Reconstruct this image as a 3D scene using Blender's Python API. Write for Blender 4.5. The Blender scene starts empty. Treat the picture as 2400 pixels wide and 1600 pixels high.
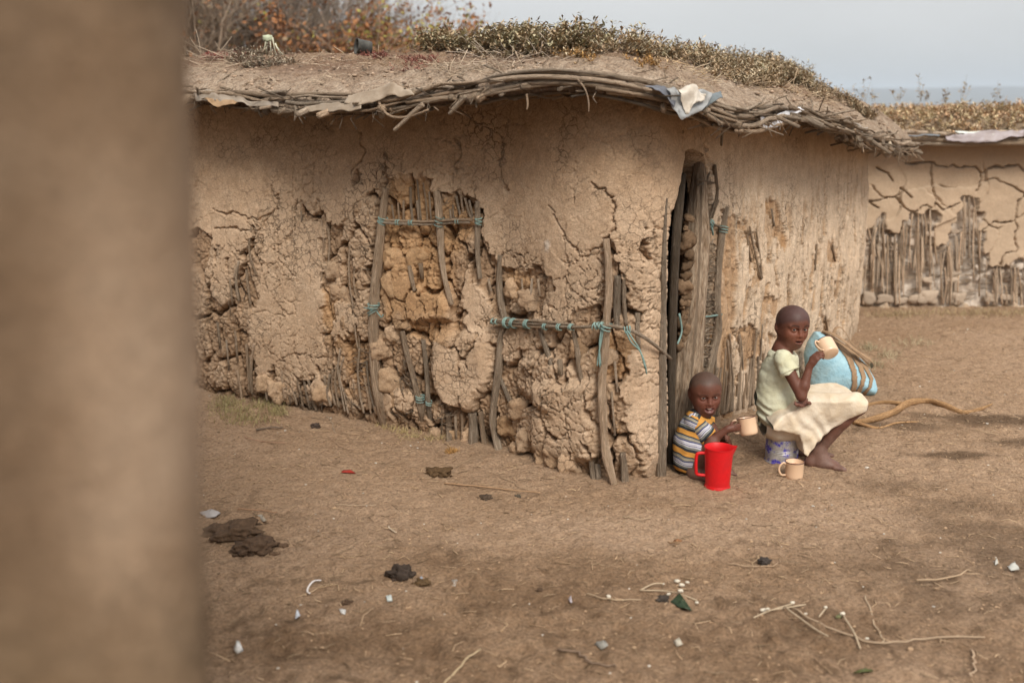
import bpy, bmesh, math, random
import numpy as np
from mathutils import Vector, Matrix
random.seed(7); rng = np.random.default_rng(7)
SC = bpy.context.scene
COL = SC.collection
# ------------------------------------------------------------------ camera
CAM_H, PITCH, LENS = 1.70, math.radians(12.8), 35.0
cam_d = bpy.data.cameras.new('camera'); cam = bpy.data.objects.new('camera', cam_d); COL.objects.link(cam)
cam.location = (0, 0, CAM_H); cam.rotation_euler = (math.radians(90) - PITCH, 0, 0)
cam_d.lens = LENS; cam_d.sensor_width = 36; cam_d.clip_start = 0.05; cam_d.clip_end = 20000
cam_d.dof.use_dof = True; cam_d.dof.focus_distance = 4.95; cam_d.dof.aperture_fstop = 1.6
SC.camera = cam
# ------------------------------------------------------------------ sky and sun (soft overcast light)
SUN_EL, SUN_AZ = math.radians(44), math.radians(165)      # azimuth clockwise from +Y: behind the camera, a little to its right
world = bpy.data.worlds.new('World'); SC.world = world; world.use_nodes = True
wn = world.node_tree; wn.nodes.clear()
def N(t, kind, **kw):
    n = t.nodes.new(kind)
    for k, v in kw.items():
        if k.startswith('_'): setattr(n, k[1:], v)
        else: n.inputs[k.replace('_', ' ')].default_value = v
    return n
L_ = lambda t, a, b: t.links.new(a, b)
sky = wn.nodes.new('ShaderNodeTexSky'); sky.sky_type = 'NISHITA'; sky.sun_disc = False
sky.sun_elevation = SUN_EL; sky.sun_rotation = SUN_AZ
tc = wn.nodes.new('ShaderNodeTexCoord')
sep = wn.nodes.new('ShaderNodeSeparateXYZ'); L_(wn, tc.outputs['Generated'], sep.inputs[0])
# overcast cloud layer: brighter overhead than at the horizon, soft broad mottling
rise = N(wn, 'ShaderNodeMapRange'); L_(wn, sep.outputs['Z'], rise.inputs['Value'])
rise.inputs['From Min'].default_value = 0.0; rise.inputs['From Max'].default_value = 1.0
rise.inputs['To Min'].default_value = 3.45; rise.inputs['To Max'].default_value = 11.5
mp = wn.nodes.new('ShaderNodeMapping'); mp.inputs['Scale'].default_value = (1.2, 1.2, 4.0); L_(wn, tc.outputs['Generated'], mp.inputs['Vector'])
cn = N(wn, 'ShaderNodeTexNoise', Scale=1.3, Detail=3.0, Roughness=0.45); L_(wn, mp.outputs[0], cn.inputs['Vector'])
cm = N(wn, 'ShaderNodeMapRange'); L_(wn, cn.outputs['Fac'], cm.inputs['Value'])
cm.inputs['From Min'].default_value = 0.3; cm.inputs['From Max'].default_value = 0.7
cm.inputs['To Min'].default_value = 0.84; cm.inputs['To Max'].default_value = 1.14
mu = wn.nodes.new('ShaderNodeMath'); mu.operation = 'MULTIPLY'; L_(wn, rise.outputs[0], mu.inputs[0]); L_(wn, cm.outputs[0], mu.inputs[1])
cc = wn.nodes.new('ShaderNodeVectorMath'); cc.operation = 'SCALE'; cc.inputs[0].default_value = (1.0, 0.975, 0.945); L_(wn, mu.outputs[0], cc.inputs['Scale'])
mx = wn.nodes.new('ShaderNodeMix'); mx.data_type = 'RGBA'; mx.inputs[0].default_value = 0.94
L_(wn, sky.outputs[0], mx.inputs[6]); L_(wn, cc.outputs[0], mx.inputs[7])
bg = wn.nodes.new('ShaderNodeBackground'); bg.inputs[1].default_value = 0.075
wo = wn.nodes.new('ShaderNodeOutputWorld'); L_(wn, mx.outputs[2], bg.inputs[0]); L_(wn, bg.outputs[0], wo.inputs[0])
sun_d = bpy.data.lights.new('sun', 'SUN'); sun_d.energy = 1.5; sun_d.angle = math.radians(22); sun_d.color = (1, 0.92, 0.80)
sun = bpy.data.objects.new('sun', sun_d); COL.objects.link(sun)
sdir = Vector((math.sin(SUN_AZ) * math.cos(SUN_EL), math.cos(SUN_AZ) * math.cos(SUN_EL), math.sin(SUN_EL)))
sun.rotation_euler = (-sdir).to_track_quat('-Z', 'Y').to_euler()
vs = SC.view_settings; vs.view_transform = 'Standard'; vs.look = 'None'; vs.gamma = 1; vs.use_curve_mapping = False
vs.exposure = 1.10
SC.render.engine = 'CYCLES'; SC.cycles.max_bounces = 6; SC.cycles.diffuse_bounces = 3; SC.cycles.volume_bounces = 0
SC.cycles.transparent_max_bounces = 6
# ------------------------------------------------------------------ picture <-> place helpers (2400 x 1600 photo grid)
FPX = 2400 * LENS / 36.0; cp, sp = math.cos(PITCH), math.sin(PITCH)
def ray(u, v):
    a = (u - 1200) / FPX; b = (800 - v) / FPX
    return a, cp + sp * b, -sp + cp * b
def G(u, v, z=0.0):
    a, y, w = ray(u, v); s = (z - CAM_H) / w
    return np.array([a * s, y * s, z])
def at(u, v, Y):
    a, y, w = ray(u, v); s = Y / y
    return np.array([a * s, Y, CAM_H + w * s])
def proj(P):
    P = np.asarray(P, float); y, z = P[..., 1], P[..., 2] - CAM_H
    d = y * cp - z * sp; d = np.where(d < 0.05, 0.05, d)
    return 1200 + FPX * P[..., 0] / d, 800 - FPX * (y * sp + z * cp) / d
K = 2400 / 2352.0
def dp(pts): return [(x * K, y * K) for x, y in pts]
def c6(x, y): return 1540 + x / 3.1357, 680 + y / 3.1357      # people close-up
# ------------------------------------------------------------------ noise in numpy
def hsh(ix, iy, iz, seed):
    with np.errstate(over='ignore'):
        h = (ix.astype(np.int64) * 374761393 + iy.astype(np.int64) * 668265263 + iz.astype(np.int64) * 2147483647 + seed * 974634777) & 0xFFFFFFFF
        h = ((h ^ (h >> 13)) * 1274126177) & 0xFFFFFFFF
        h = ((h ^ (h >> 15)) * 2246822519) & 0xFFFFFFFF
        return ((h ^ (h >> 16)) & 0xFFFFFF) / float(0xFFFFFF)
def vnoise(x, y, z=None, seed=0):
    x = np.asarray(x, float); y = np.asarray(y, float); z = np.zeros_like(x) if z is None else np.asarray(z, float)
    fx, fy, fz = np.floor(x), np.floor(y), np.floor(z)
    tx, ty, tz = x - fx, y - fy, z - fz
    tx, ty, tz = [t * t * t * (t * (6 * t - 15) + 10) for t in (tx, ty, tz)]
    ix, iy, iz = fx.astype(np.int64), fy.astype(np.int64), fz.astype(np.int64)
    flat = not np.any(tz)
    def pl(kz):
        a = hsh(ix, iy, iz + kz, seed); b = hsh(ix + 1, iy, iz + kz, seed); c = hsh(ix, iy + 1, iz + kz, seed); d = hsh(ix + 1, iy + 1, iz + kz, seed)
        return (a + (b - a) * tx) * (1 - ty) + (c + (d - c) * tx) * ty
    r = pl(0)
    if not flat: r = r + (pl(1) - r) * tz
    return r * 2 - 1
def fbm(x, y, z=None, seed=0, o=4, g=0.5):
    s = 0; a = 1; t = 0
    for i in range(o):
        f = 2.03 ** i
        s = s + a * vnoise(np.asarray(x) * f + 13.7 * i, np.asarray(y) * f - 7.1 * i, None if z is None else np.asarray(z) * f + 3.3 * i, seed + i); t += a; a *= g
    return s / t
def worley(x, y, seed=0, jit=0.9):
    x = np.asarray(x, float); y = np.asarray(y, float); ix, iy = np.floor(x).astype(np.int64), np.floor(y).astype(np.int64)
    f1 = np.full(x.shape, 9.0); f2 = np.full(x.shape, 9.0); px = np.zeros(x.shape); py = np.zeros(x.shape); zz = np.zeros_like(ix)
    for a in (-1, 0, 1):
        for b in (-1, 0, 1):
            cx = ix + a; cy = iy + b
            qx = cx + 0.5 + jit * (hsh(cx, cy, zz, seed) - 0.5); qy = cy + 0.5 + jit * (hsh(cx, cy, zz + 1, seed) - 0.5)
            d = np.hypot(qx - x, qy - y); m = d < f1
            f2 = np.where(m, f1, np.minimum(f2, d)); px = np.where(m, qx, px); py = np.where(m, qy, py); f1 = np.where(m, d, f1)
    return f1, f2, px, py
def sstep(a, b, x):
    t = np.clip((x - a) / (b - a), 0, 1); return t * t * (3 - 2 * t)
def polysd(px, py, poly):
    """signed distance to a polygon, negative inside"""
    poly = np.asarray(poly, float); d = np.full(np.shape(px), 1e18); ins = np.zeros(np.shape(px), bool); n = len(poly)
    for i in range(n):
        ax, ay = poly[i]; bx, by = poly[(i + 1) % n]; ex, ey = bx - ax, by - ay
        wx, wy = px - ax, py - ay; t = np.clip((wx * ex + wy * ey) / (ex * ex + ey * ey + 1e-12), 0, 1)
        d = np.minimum(d, (wx - t * ex) ** 2 + (wy - t * ey) ** 2)
        c = (ay > py) != (by > py)
        with np.errstate(divide='ignore', invalid='ignore'):
            xi = ax + (py - ay) * ex / (ey if ey else 1e-12)
        ins ^= c & (px < xi)
    d = np.sqrt(d); return np.where(ins, -d, d)
def linesd(px, py, pts):
    """distance to an open line, and the position along it 0..1"""
    d = np.full(np.shape(px), 1e18)
    for (ax, ay), (bx, by) in zip(pts[:-1], pts[1:]):
        ex, ey = bx - ax, by - ay; wx, wy = px - ax, py - ay
        t = np.clip((wx * ex + wy * ey) / (ex * ex + ey * ey + 1e-12), 0, 1)
        d = np.minimum(d, (wx - t * ex) ** 2 + (wy - t * ey) ** 2)
    return np.sqrt(d)
def catmull(P, n, closed=False):
    P = np.asarray(P, float); m = len(P)
    if closed: idx = lambda i: P[i % m]; segs = m
    else: idx = lambda i: P[min(max(i, 0), m - 1)]; segs = m - 1
    out = []
    for i in range(segs):
        a, b, c, d = idx(i - 1), idx(i), idx(i + 1), idx(i + 2)
        for k in range(n):
            t = k / n
            out.append(0.5 * (2 * b + (c - a) * t + (2 * a - 5 * b + 4 * c - d) * t * t + (3 * b - a - 3 * c + d) * t ** 3))
    if not closed: out.append(P[-1])
    return np.array(out)
# ------------------------------------------------------------------ object helpers
def mesh_np(name, V, F, mat=None, smooth=True, col=None, uv=None):
    """V (n,3), F (m,k) array or list of index tuples"""
    me = bpy.data.meshes.new(name); V = np.asarray(V, np.float32)
    if isinstance(F, np.ndarray):
        m, k = F.shape; me.vertices.add(len(V)); me.vertices.foreach_set('co', V.ravel())
        me.loops.add(m * k); me.loops.foreach_set('vertex_index', F.astype(np.int32).ravel())
        me.polygons.add(m); me.polygons.foreach_set('loop_start', np.arange(0, m * k, k, dtype=np.int32))
        me.polygons.foreach_set('loop_total', np.full(m, k, np.int32)); me.update(calc_edges=True)
    else:
        me.from_pydata(V.tolist(), [], F); me.update()
    if smooth: me.polygons.foreach_set('use_smooth', np.ones(len(me.polygons), bool))
    if col is not None:
        at_ = me.color_attributes.new('Col', 'FLOAT_COLOR', 'POINT')
        c = np.ones((len(V), 4), np.float32); c[:, :3] = np.broadcast_to(np.asarray(col, np.float32), (len(V), 3)); at_.data.foreach_set('color', c.ravel())
    if uv is not None:
        ul = me.uv_layers.new(name='UVMap'); li = np.empty(len(me.loops), np.int32); me.loops.foreach_get('vertex_index', li)
        ul.data.foreach_set('uv', np.asarray(uv, np.float32)[li].ravel())
    if mat: me.materials.append(mat)
    return me
def put(name, me, parent=None, loc=None, **props):
    o = bpy.data.objects.new(name, me); COL.objects.link(o)
    if loc is not None: o.location = loc
    if parent is not None:
        o.parent = parent
        if loc is None and parent.type == 'EMPTY': o.matrix_parent_inverse = Matrix.Translation(-Vector(parent.location))
    for k, v in props.items(): o[k] = v
    return o
def thing(name, label, category, loc=(0, 0, 0), group=None):
    o = bpy.data.objects.new(name, None); COL.objects.link(o); o.location = loc; o.empty_display_size = 0.1
    o['label'] = label; o['category'] = category
    if group: o['group'] = group
    return o
def tube_np(pts, rad, n=8, wob=0.0, seed=0, cap=True, flat=1.0):
    """tube along pts: vertices, quads, uv (u around, v metres along)"""
    P = np.asarray(pts, float); m = len(P); R = np.broadcast_to(np.asarray(rad, float), (m,)).copy()
    T = np.gradient(P, axis=0); T /= np.linalg.norm(T, axis=1)[:, None] + 1e-12
    up = np.array([0, 0, 1.0]) if abs(T[0, 2]) < 0.9 else np.array([1.0, 0, 0])
    V = []; UV = []; L = np.concatenate([[0], np.cumsum(np.linalg.norm(np.diff(P, axis=0), axis=1))])
    s = np.cross(T[0], up); s /= np.linalg.norm(s); ang = np.arange(n) * 2 * math.pi / n
    for i in range(m):
        s = s - T[i] * np.dot(s, T[i]); s /= np.linalg.norm(s) + 1e-12; b = np.cross(T[i], s)
        r = R[i] * (1 + (wob * vnoise(np.cos(ang) * 1.3 + seed * 7.7, np.sin(ang) * 1.3 + seed, np.full(n, L[i] * 9.0 + seed)) if wob else 0))
        V.append(P[i] + np.outer(np.cos(ang) * r, s) + np.outer(np.sin(ang) * r * flat, b))
        UV.append(np.stack([ang / 6.283, np.full(n, L[i] + seed * 0.37)], 1))
    V = np.concatenate(V); UV = np.concatenate(UV)
    i, j = np.meshgrid(np.arange(m - 1), np.arange(n), indexing='ij'); j2 = (j + 1) % n
    F = np.stack([i * n + j, i * n + j2, (i + 1) * n + j2, (i + 1) * n + j], -1).reshape(-1, 4)
    if cap:
        c0, c1 = len(V), len(V) + 1; V = np.concatenate([V, [P[0]], [P[-1]]]); UV = np.concatenate([UV, [UV[0]], [UV[-1]]])
        jj = np.arange(n); j2 = (jj + 1) % n
        F = np.concatenate([F, np.stack([np.full(n, c0), j2, jj, jj], -1), np.stack([np.full(n, c1), (m - 1) * n + jj, (m - 1) * n + j2, (m - 1) * n + j2], -1)])
    return V, F, UV
def fix_tris(F):
    """quads whose last two indices repeat become triangles"""
    return [tuple(f[:3]) if f[2] == f[3] else tuple(f) for f in F.tolist()]
class Bag:
    """collects pieces into one mesh"""
    def __init__(s): s.V = []; s.F = []; s.UV = []; s.C = []; s.n = 0
    def add(s, V, F, UV=None, col=(1, 1, 1)):
        s.V.append(np.asarray(V, float)); s.F.append(np.asarray(F) + s.n); s.UV.append(np.zeros((len(V), 2)) if UV is None else UV)
        s.C.append(np.broadcast_to(np.asarray(col, float), (len(V), 3))); s.n += len(V)
    def tube(s, pts, rad, n=6, col=(1, 1, 1), **kw): s.add(*tube_np(pts, rad, n, **kw), col=col)
    def mesh(s, name, mat, smooth=True):
        V, F, UV, C = np.concatenate(s.V), np.concatenate(s.F), np.concatenate(s.UV), np.concatenate(s.C)
        F = fix_tris(F) if F.shape[1] == 4 and np.any(F[:, 2] == F[:, 3]) else F
        return mesh_np(name, V, F, mat, smooth, col=C, uv=UV)
def tube_obj(name, pts, rad, mat, parent=None, n=8, col=(1, 1, 1), smoothn=0, **kw):
    P = np.asarray(pts, float); R = np.broadcast_to(np.asarray(rad, float), (len(P),))
    if smoothn and len(P) > 2:
        Q = catmull(np.concatenate([P, R[:, None]], 1), smoothn); P, R = Q[:, :3], Q[:, 3]
    b = Bag(); b.tube(P, R, n, col, **kw)
    return put(name, b.mesh(name, mat), parent)
# ------------------------------------------------------------------ materials
def material(name, base=(0.5, 0.5, 0.5), rough=0.8, attr=False, var=0.0, vscale=8.0, vcol=None, grain=None, bump=(), spec=0.3, coords='Object', stretch=None, crack=None):
    """base colour (times vertex colour if attr), mottled towards vcol, with bump layers (scale, strength, distance)"""
    m = bpy.data.materials.new(name); m.use_nodes = True; t = m.node_tree; b = t.nodes['Principled BSDF']
    b.inputs['Roughness'].default_value = rough; b.inputs['Specular IOR Level'].default_value = spec
    c = t.nodes.new('ShaderNodeTexCoord'); src = c.outputs[coords]
    if stretch:
        mp = t.nodes.new('ShaderNodeMapping'); mp.inputs['Scale'].default_value = stretch; L_(t, src, mp.inputs['Vector']); src = mp.outputs[0]
    rgb = t.nodes.new('ShaderNodeRGB'); rgb.outputs[0].default_value = (*base, 1); out = rgb.outputs[0]
    if attr:
        a = t.nodes.new('ShaderNodeAttribute'); a.attribute_name = 'Col'
        mm = t.nodes.new('ShaderNodeMix'); mm.data_type = 'RGBA'; mm.blend_type = 'MULTIPLY'; mm.inputs[0].default_value = 1
        L_(t, out, mm.inputs[6]); L_(t, a.outputs['Color'], mm.inputs[7]); out = mm.outputs[2]
    if var:
        n = N(t, 'ShaderNodeTexNoise', Scale=vscale, Detail=6.0, Roughness=0.6); L_(t, src, n.inputs['Vector'])
        mr = N(t, 'ShaderNodeMapRange'); L_(t, n.outputs['Fac'], mr.inputs['Value']); mr.inputs['From Min'].default_value = 0.35; mr.inputs['From Max'].default_value = 0.68
        mr.inputs['To Max'].default_value = var
        mm = t.nodes.new('ShaderNodeMix'); mm.data_type = 'RGBA'; mm.blend_type = 'MULTIPLY'; L_(t, mr.outputs[0], mm.inputs[0]); L_(t, out, mm.inputs[6])
        mm.inputs[7].default_value = (*(vcol or (0.5, 0.45, 0.4)), 1); out = mm.outputs[2]
    if grain:
        sc_, amt = grain; n = N(t, 'ShaderNodeTexNoise', Scale=sc_, Detail=4.0, Roughness=0.7); L_(t, src, n.inputs['Vector'])
        mr = N(t, 'ShaderNodeMapRange'); L_(t, n.outputs['Fac'], mr.inputs['Value']); mr.inputs['From Min'].default_value = 0.3; mr.inputs['From Max'].default_value = 0.7
        mr.inputs['To Min'].default_value = 1 - amt; mr.inputs['To Max'].default_value = 1 + amt
        vm = t.nodes.new('ShaderNodeVectorMath'); vm.operation = 'SCALE'; L_(t, out, vm.inputs[0]); L_(t, mr.outputs[0], vm.inputs['Scale']); out = vm.outputs[0]
    L_(t, out, b.inputs['Base Color'])
    prev = None
    bp_node = lambda: prev.node
    def addbump(h, stg, dist):
        nonlocal prev
        bp = t.nodes.new('ShaderNodeBump'); bp.inputs['Strength'].default_value = stg; bp.inputs['Distance'].default_value = dist
        L_(t, h, bp.inputs['Height'])
        if prev: L_(t, prev, bp.inputs['Normal'])
        prev = bp.outputs[0]
    for sc_, stg, dist in bump:
        n = N(t, 'ShaderNodeTexNoise', Scale=sc_, Detail=5.0, Roughness=0.62); L_(t, src, n.inputs['Vector']); addbump(n.outputs['Fac'], stg, dist)
    if crack:
        sc_, width, stg, dist = crack
        w = N(t, 'ShaderNodeTexNoise', Scale=sc_ * 1.6, Detail=4.0); L_(t, src, w.inputs['Vector'])
        ad = t.nodes.new('ShaderNodeVectorMath'); ad.operation = 'MULTIPLY_ADD'; L_(t, w.outputs['Color'], ad.inputs[0]); ad.inputs[1].default_value = (1.1 / sc_,) * 3; L_(t, src, ad.inputs[2])
        vo = N(t, 'ShaderNodeTexVoronoi', Scale=sc_); vo.feature = 'DISTANCE_TO_EDGE'; L_(t, ad.outputs[0], vo.inputs['Vector'])
        mr = N(t, 'ShaderNodeMapRange'); L_(t, vo.outputs['Distance'], mr.inputs['Value']); mr.inputs['From Max'].default_value = width; addbump(mr.outputs[0], stg, dist)
        ms = N(t, 'ShaderNodeMapRange'); L_(t, mr.outputs[0], ms.inputs['Value']); ms.inputs['To Min'].default_value = 0.5  # shade inside the cracks painted into the base colour as dark hairlines
        pn = N(t, 'ShaderNodeTexNoise', Scale=3.1, Detail=4.0); L_(t, src, pn.inputs['Vector']); pm = N(t, 'ShaderNodeMapRange'); L_(t, pn.outputs['Fac'], pm.inputs['Value']); pm.inputs['From Min'].default_value = 0.42; pm.inputs['From Max'].default_value = 0.64; L_(t, pm.outputs[0], bp_node().inputs['Strength']); mi = N(t, 'ShaderNodeMix'); L_(t, pm.outputs[0], mi.inputs[0]); mi.inputs[2].default_value = 1.0; L_(t, ms.outputs[0], mi.inputs[3]); ms = mi
        vm = t.nodes.new('ShaderNodeVectorMath'); vm.operation = 'SCALE'; L_(t, out, vm.inputs[0]); L_(t, ms.outputs[0], vm.inputs['Scale']); L_(t, vm.outputs[0], b.inputs['Base Color'])
    if prev: L_(t, prev, b.inputs['Normal'])
    return m
M = {}
M['plaster'] = material('mud_plaster', (1, 1, 1), 0.95, attr=True, grain=(110, 0.26), var=0.5, vscale=13, vcol=(0.78, 0.71, 0.64), bump=((50, 0.5, 0.008), (200, 0.6, 0.004)), crack=(19, 0.05, 0.7, 0.004), spec=0.1)
M['far_plaster'] = material('mud_plaster_far', (1, 1, 1), 0.95, attr=True, grain=(60, 0.1), bump=((60, 0.3, 0.01),), spec=0.1)
M['roofsoil'] = material('roof_soil', (1, 1, 1), 0.95, attr=True, grain=(80, 0.5), var=0.8, vscale=16, vcol=(0.5, 0.42, 0.36), bump=((40, 1.0, 0.03), (200, 0.5, 0.005)), spec=0.1)
M['ground'] = material('trodden_earth', (1, 1, 1), 0.92, attr=True, grain=(75, 0.4), var=0.45, vscale=26, vcol=(0.66, 0.57, 0.48), bump=((22, 0.8, 0.03), (75, 1.0, 0.015), (260, 0.6, 0.005)), spec=0.15)
M['wood'] = material('weathered_wood', (0.45, 0.36, 0.275), 0.88, attr=True, coords='UV', stretch=(10, 3.2, 1), var=0.95, vscale=3.4, vcol=(0.36, 0.28, 0.21), grain=(9, 0.4), bump=((5, 1.0, 0.012), (16, 0.8, 0.005)), spec=0.15)
M['twine'] = material('teal_twine', (0.20, 0.30, 0.28), 0.8, attr=True, grain=(60, 0.2))
M['leaf'] = material('dry_leaf', (1, 1, 1), 0.75, attr=True, grain=(30, 0.25), spec=0.2)
M['straw'] = material('dry_straw', (1, 1, 1), 0.75, attr=True, grain=(40, 0.15), spec=0.2)
M['bark'] = material('grey_bark', (1, 1, 1), 0.9, attr=True)
M['plastic'] = material('weathered_plastic_sheet', (1, 1, 1), 0.45, attr=True, var=0.6, vscale=14, vcol=(0.6, 0.52, 0.42), bump=((30, 0.5, 0.01),), spec=0.4)
M['dung'] = material('dark_dung', (1, 1, 1), 0.8, attr=True, grain=(60, 0.4), bump=((60, 0.8, 0.01),), spec=0.2)
# ================================================================== ground
def axis(lo, hi, d0, far, grow=1.18):
    a = list(np.arange(lo, hi, d0)); s = d0; x = a[-1]
    while x < far: s *= grow; x += s; a.append(x)
    s = d0; x = a[0]; b = []
    while x > -far: s *= grow; x -= s; b.append(x)
    return np.array(b[::-1] + a)
gx = axis(-2.6, 5.0, 0.016, 4000); gy = axis(2.2, 8.6, 0.016, 4500)
GX, GY = np.meshgrid(gx, gy, indexing='ij')
near = np.exp(-np.clip(np.hypot(GX - 1, GY - 5) - 5, 0, None) / 4)
WALLPTS = []
def blob(P, r, x=None, y=None):
    x = GX if x is None else x; y = GY if y is None else y
    w = 0.8 * fbm(x * 4, y * 5, seed=int(P[0] * 91) % 50, o=3)
    return sstep(1.15, 0.3, np.hypot((x - P[0]) / r[0], (y - P[1]) / r[1]) + w)
ghei = near * (0.012 * fbm(GX * 1.2, GY * 1.2, seed=3, o=3) + 0.012 * np.abs(fbm(GX * 6, GY * 6, seed=4, o=4)) + 0.009 * fbm(GX * 22, GY * 22, seed=5, o=2))
f1, f2, _, _ = worley(GX * 13, GY * 13, 9)
lump = near * 0.012 * np.clip(0.42 - f1, 0, 1) * sstep(0.0, 0.5, fbm(GX * 2.2, GY * 2.2, seed=8) + 0.25)
trod = sstep(4.15, 3.0, GY + 0.5 * fbm(GX * 0.9, GY * 0.9, seed=12, o=2))       # churned, moister earth in the yard
trod = np.maximum(trod, sstep(1.9, 3.1, GX + 0.9 * fbm(GX * 0.8, GY * 0.8, seed=15, o=2)) * sstep(5.2, 3.9, GY))
ghei += lump * (0.6 + 3.4 * trod) + trod * near * 0.018 * fbm(GX * 11, GY * 11, seed=19, o=3)
dust = np.array([0.365, 0.248, 0.160]); moist = np.array([0.185, 0.115, 0.067]); wet = np.array([0.125, 0.080, 0.049]); pale = np.array([0.48, 0.342, 0.238])
mixw = np.clip(0.5 + 0.9 * fbm(GX * 1.6, GY * 2.6, seed=21, o=4), 0, 1)
gc = dust + (pale - dust) * (mixw * 0.6)[..., None]
tm = np.clip(trod * (0.6 + 0.6 * fbm(GX * 3, GY * 3, seed=22, o=4)) , 0, 1)
gc = gc + (moist - gc) * (tm * 0.95)[..., None]
speck = sstep(0.25, 0.6, fbm(GX * 17, GY * 17, seed=23, o=3)) * (0.35 + 0.5 * trod)
gc = gc + (moist * 0.62 - gc) * (speck * 0.8)[..., None]
for (u, v), r, k in (((2330, 985), (0.55, 0.16), .9), ((2150, 1000), (0.3, 0.1), .7), ((2230, 1068), (0.32, 0.07), .85), ((2370, 1040), (0.35, 0.10), .8), ((2120, 1140), (0.34, 0.14), .5), ((2260, 1190), (0.4, 0.14), .45), ((2390, 1270), (0.4, 0.3), .6),
                     ((2330, 1350), (0.5, 0.3), .55), ((2000, 1010), (0.2, 0.09), .5), ((1610, 1010), (0.3, 0.4), .35), ((1760, 1080), (0.25, 0.1), .3)):
    gc = gc + (wet - gc) * (blob(G(u, v), r) * k)[..., None]
gc = gc + (pale - gc) * (blob(G(1950, 1210), (0.5, 0.2)) * 0.5)[..., None] + (pale - gc) * (blob(G(1500, 1250), (0.8, 0.25)) * 0.5)[..., None]
farm = sstep(9, 40, np.hypot(GX, GY)); gc = gc + (np.array([0.27, 0.22, 0.13]) - gc) * farm[..., None]
nxg, nyg = GX.shape
def grid_faces(nx, ny):
    i, j = np.meshgrid(np.arange(nx - 1), np.arange(ny - 1), indexing='ij')
    return np.stack([i * ny + j, (i + 1) * ny + j, (i + 1) * ny + j + 1, i * ny + j + 1], -1).reshape(-1, 4)
ground = put('ground', mesh_np('ground', np.stack([GX, GY, ghei], -1).reshape(-1, 3), grid_faces(nxg, nyg), M['ground'], True, gc.reshape(-1, 3)), kind='structure')
def gz(x, y):
    i = np.clip(np.searchsorted(gx, x) - 1, 0, len(gx) - 2); j = np.clip(np.searchsorted(gy, y) - 1, 0, len(gy) - 2)
    return float(ghei[i, j])
# ================================================================== the mud hut: wall
hut = thing('mud_hut', 'large cracked mud hut with earth roof and sticks showing through its broken plaster', 'hut', (0.5, 6.6, 0))
wp_l = [G(507, 927), G(730, 962), G(909, 1003), G(1016, 1020), G(1181, 1047), G(1310, 1092), G(1444, 1120), G(1535, 1106)]
wp_r = [G(1650, 1010), G(1720, 968), G(1800, 935), G(1900, 868), G(1985, 790)]
ctl = [(-3.3, 6.95), (-2.6, 6.5)] + [tuple(p[:2]) for p in wp_l] + [tuple(p[:2]) for p in wp_r] + [(2.78, 8.25), (2.3, 9.1), (0.9, 9.9), (-1.2, 9.6), (-3.0, 8.7), (-3.6, 7.7)]
dense = catmull(ctl, 40, closed=True)
for _ in range(30): dense = 0.5 * dense + 0.25 * (np.roll(dense, 1, 0) + np.roll(dense, -1, 0))
dl = np.concatenate([[0], np.cumsum(np.linalg.norm(np.diff(dense, axis=0), axis=1))])
def path(s):
    p = np.stack([np.interp(s, dl, dense[:, 0]), np.interp(s, dl, dense[:, 1])], -1)
    e = 0.03; q = np.stack([np.interp(s + e, dl, dense[:, 0]) - np.interp(s - e, dl, dense[:, 0]), np.interp(s + e, dl, dense[:, 1]) - np.interp(s - e, dl, dense[:, 1])], -1)
    q /= np.linalg.norm(q, axis=-1, keepdims=True) + 1e-9
    return p, np.stack([q[..., 1], -q[..., 0]], -1)             # point, outward normal
def s_of(x, y): return dl[np.argmin(np.hypot(dense[:, 0] - x, dense[:, 1] - y))]
EAVE = dp([(-900, 215), (0, 225), (450, 238), (600, 256), (700, 264), (800, 266), (900, 258), (1000, 242), (1100, 228), (1200, 216), (1300, 210), (1400, 216), (1500, 232), (1560, 250), (1620, 278), (1690, 302), (1740, 288), (1800, 278), (1860, 286), (1940, 306), (2000, 338), (2060, 352), (2400, 352)])
eu, ev = np.array(EAVE).T
es = np.arange(0, dl[-1], 0.02); ep, en = path(es)
for _ in range(60): en = 0.5 * en + 0.25 * (np.roll(en, 1, 0) + np.roll(en, -1, 0))
en /= np.linalg.norm(en, axis=1)[:, None]
ovh = 0.335 + 0.03 * np.sin(es * 2.3) + 0.02 * vnoise(es * 4, es * 0 + 1, seed=5)
eP = ep + en * ovh[:, None]
for _ in range(40): eP = 0.5 * eP + 0.25 * (np.roll(eP, 1, 0) + np.roll(eP, -1, 0))
ez = np.full(len(es), 1.74)
for _ in range(6):
    u_, _v = proj(np.concatenate([eP, ez[:, None]], 1)); v_t = np.interp(u_, eu, ev); b_ = (800 - v_t) / FPX
    zt = CAM_H + eP[:, 1] * (-sp + cp * b_) / (cp + sp * b_)
    front = (en[:, 1] < 0.35) ; ez = np.where(front, zt, 1.62)
ez = np.clip(ez, 1.38, 1.9)
for _ in range(12): ez = 0.5 * ez + 0.25 * (np.roll(ez, 1) + np.roll(ez, -1))
S0, S1, S2 = s_of(-2.5, 6.45), s_of(*wp_l[-1][:2]), s_of(*wp_r[-1][:2])
ss = np.concatenate([np.arange(0, S0, 0.03), np.arange(S0, S1 + 0.1, 0.0048), np.arange(S1 + 0.1, S2 + 0.35, 0.0075), np.arange(S2 + 0.35, dl[-1], 0.06), [dl[-1], dl[-1] + 0.03]])
zz = np.arange(-0.06, 1.93, 0.0052)
SS, ZZ = np.meshgrid(ss, zz, indexing='ij')
bp, bn = path(ss)
corner = np.exp(-((ss - s_of(*G(1440, 1120)[:2])) / 0.45) ** 2)
lean = lambda z: 0.03 - 0.05 * (z / 1.8) ** 2 + 0.03 * np.sin(np.clip(z / 1.8, 0, 1) * math.pi)
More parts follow.
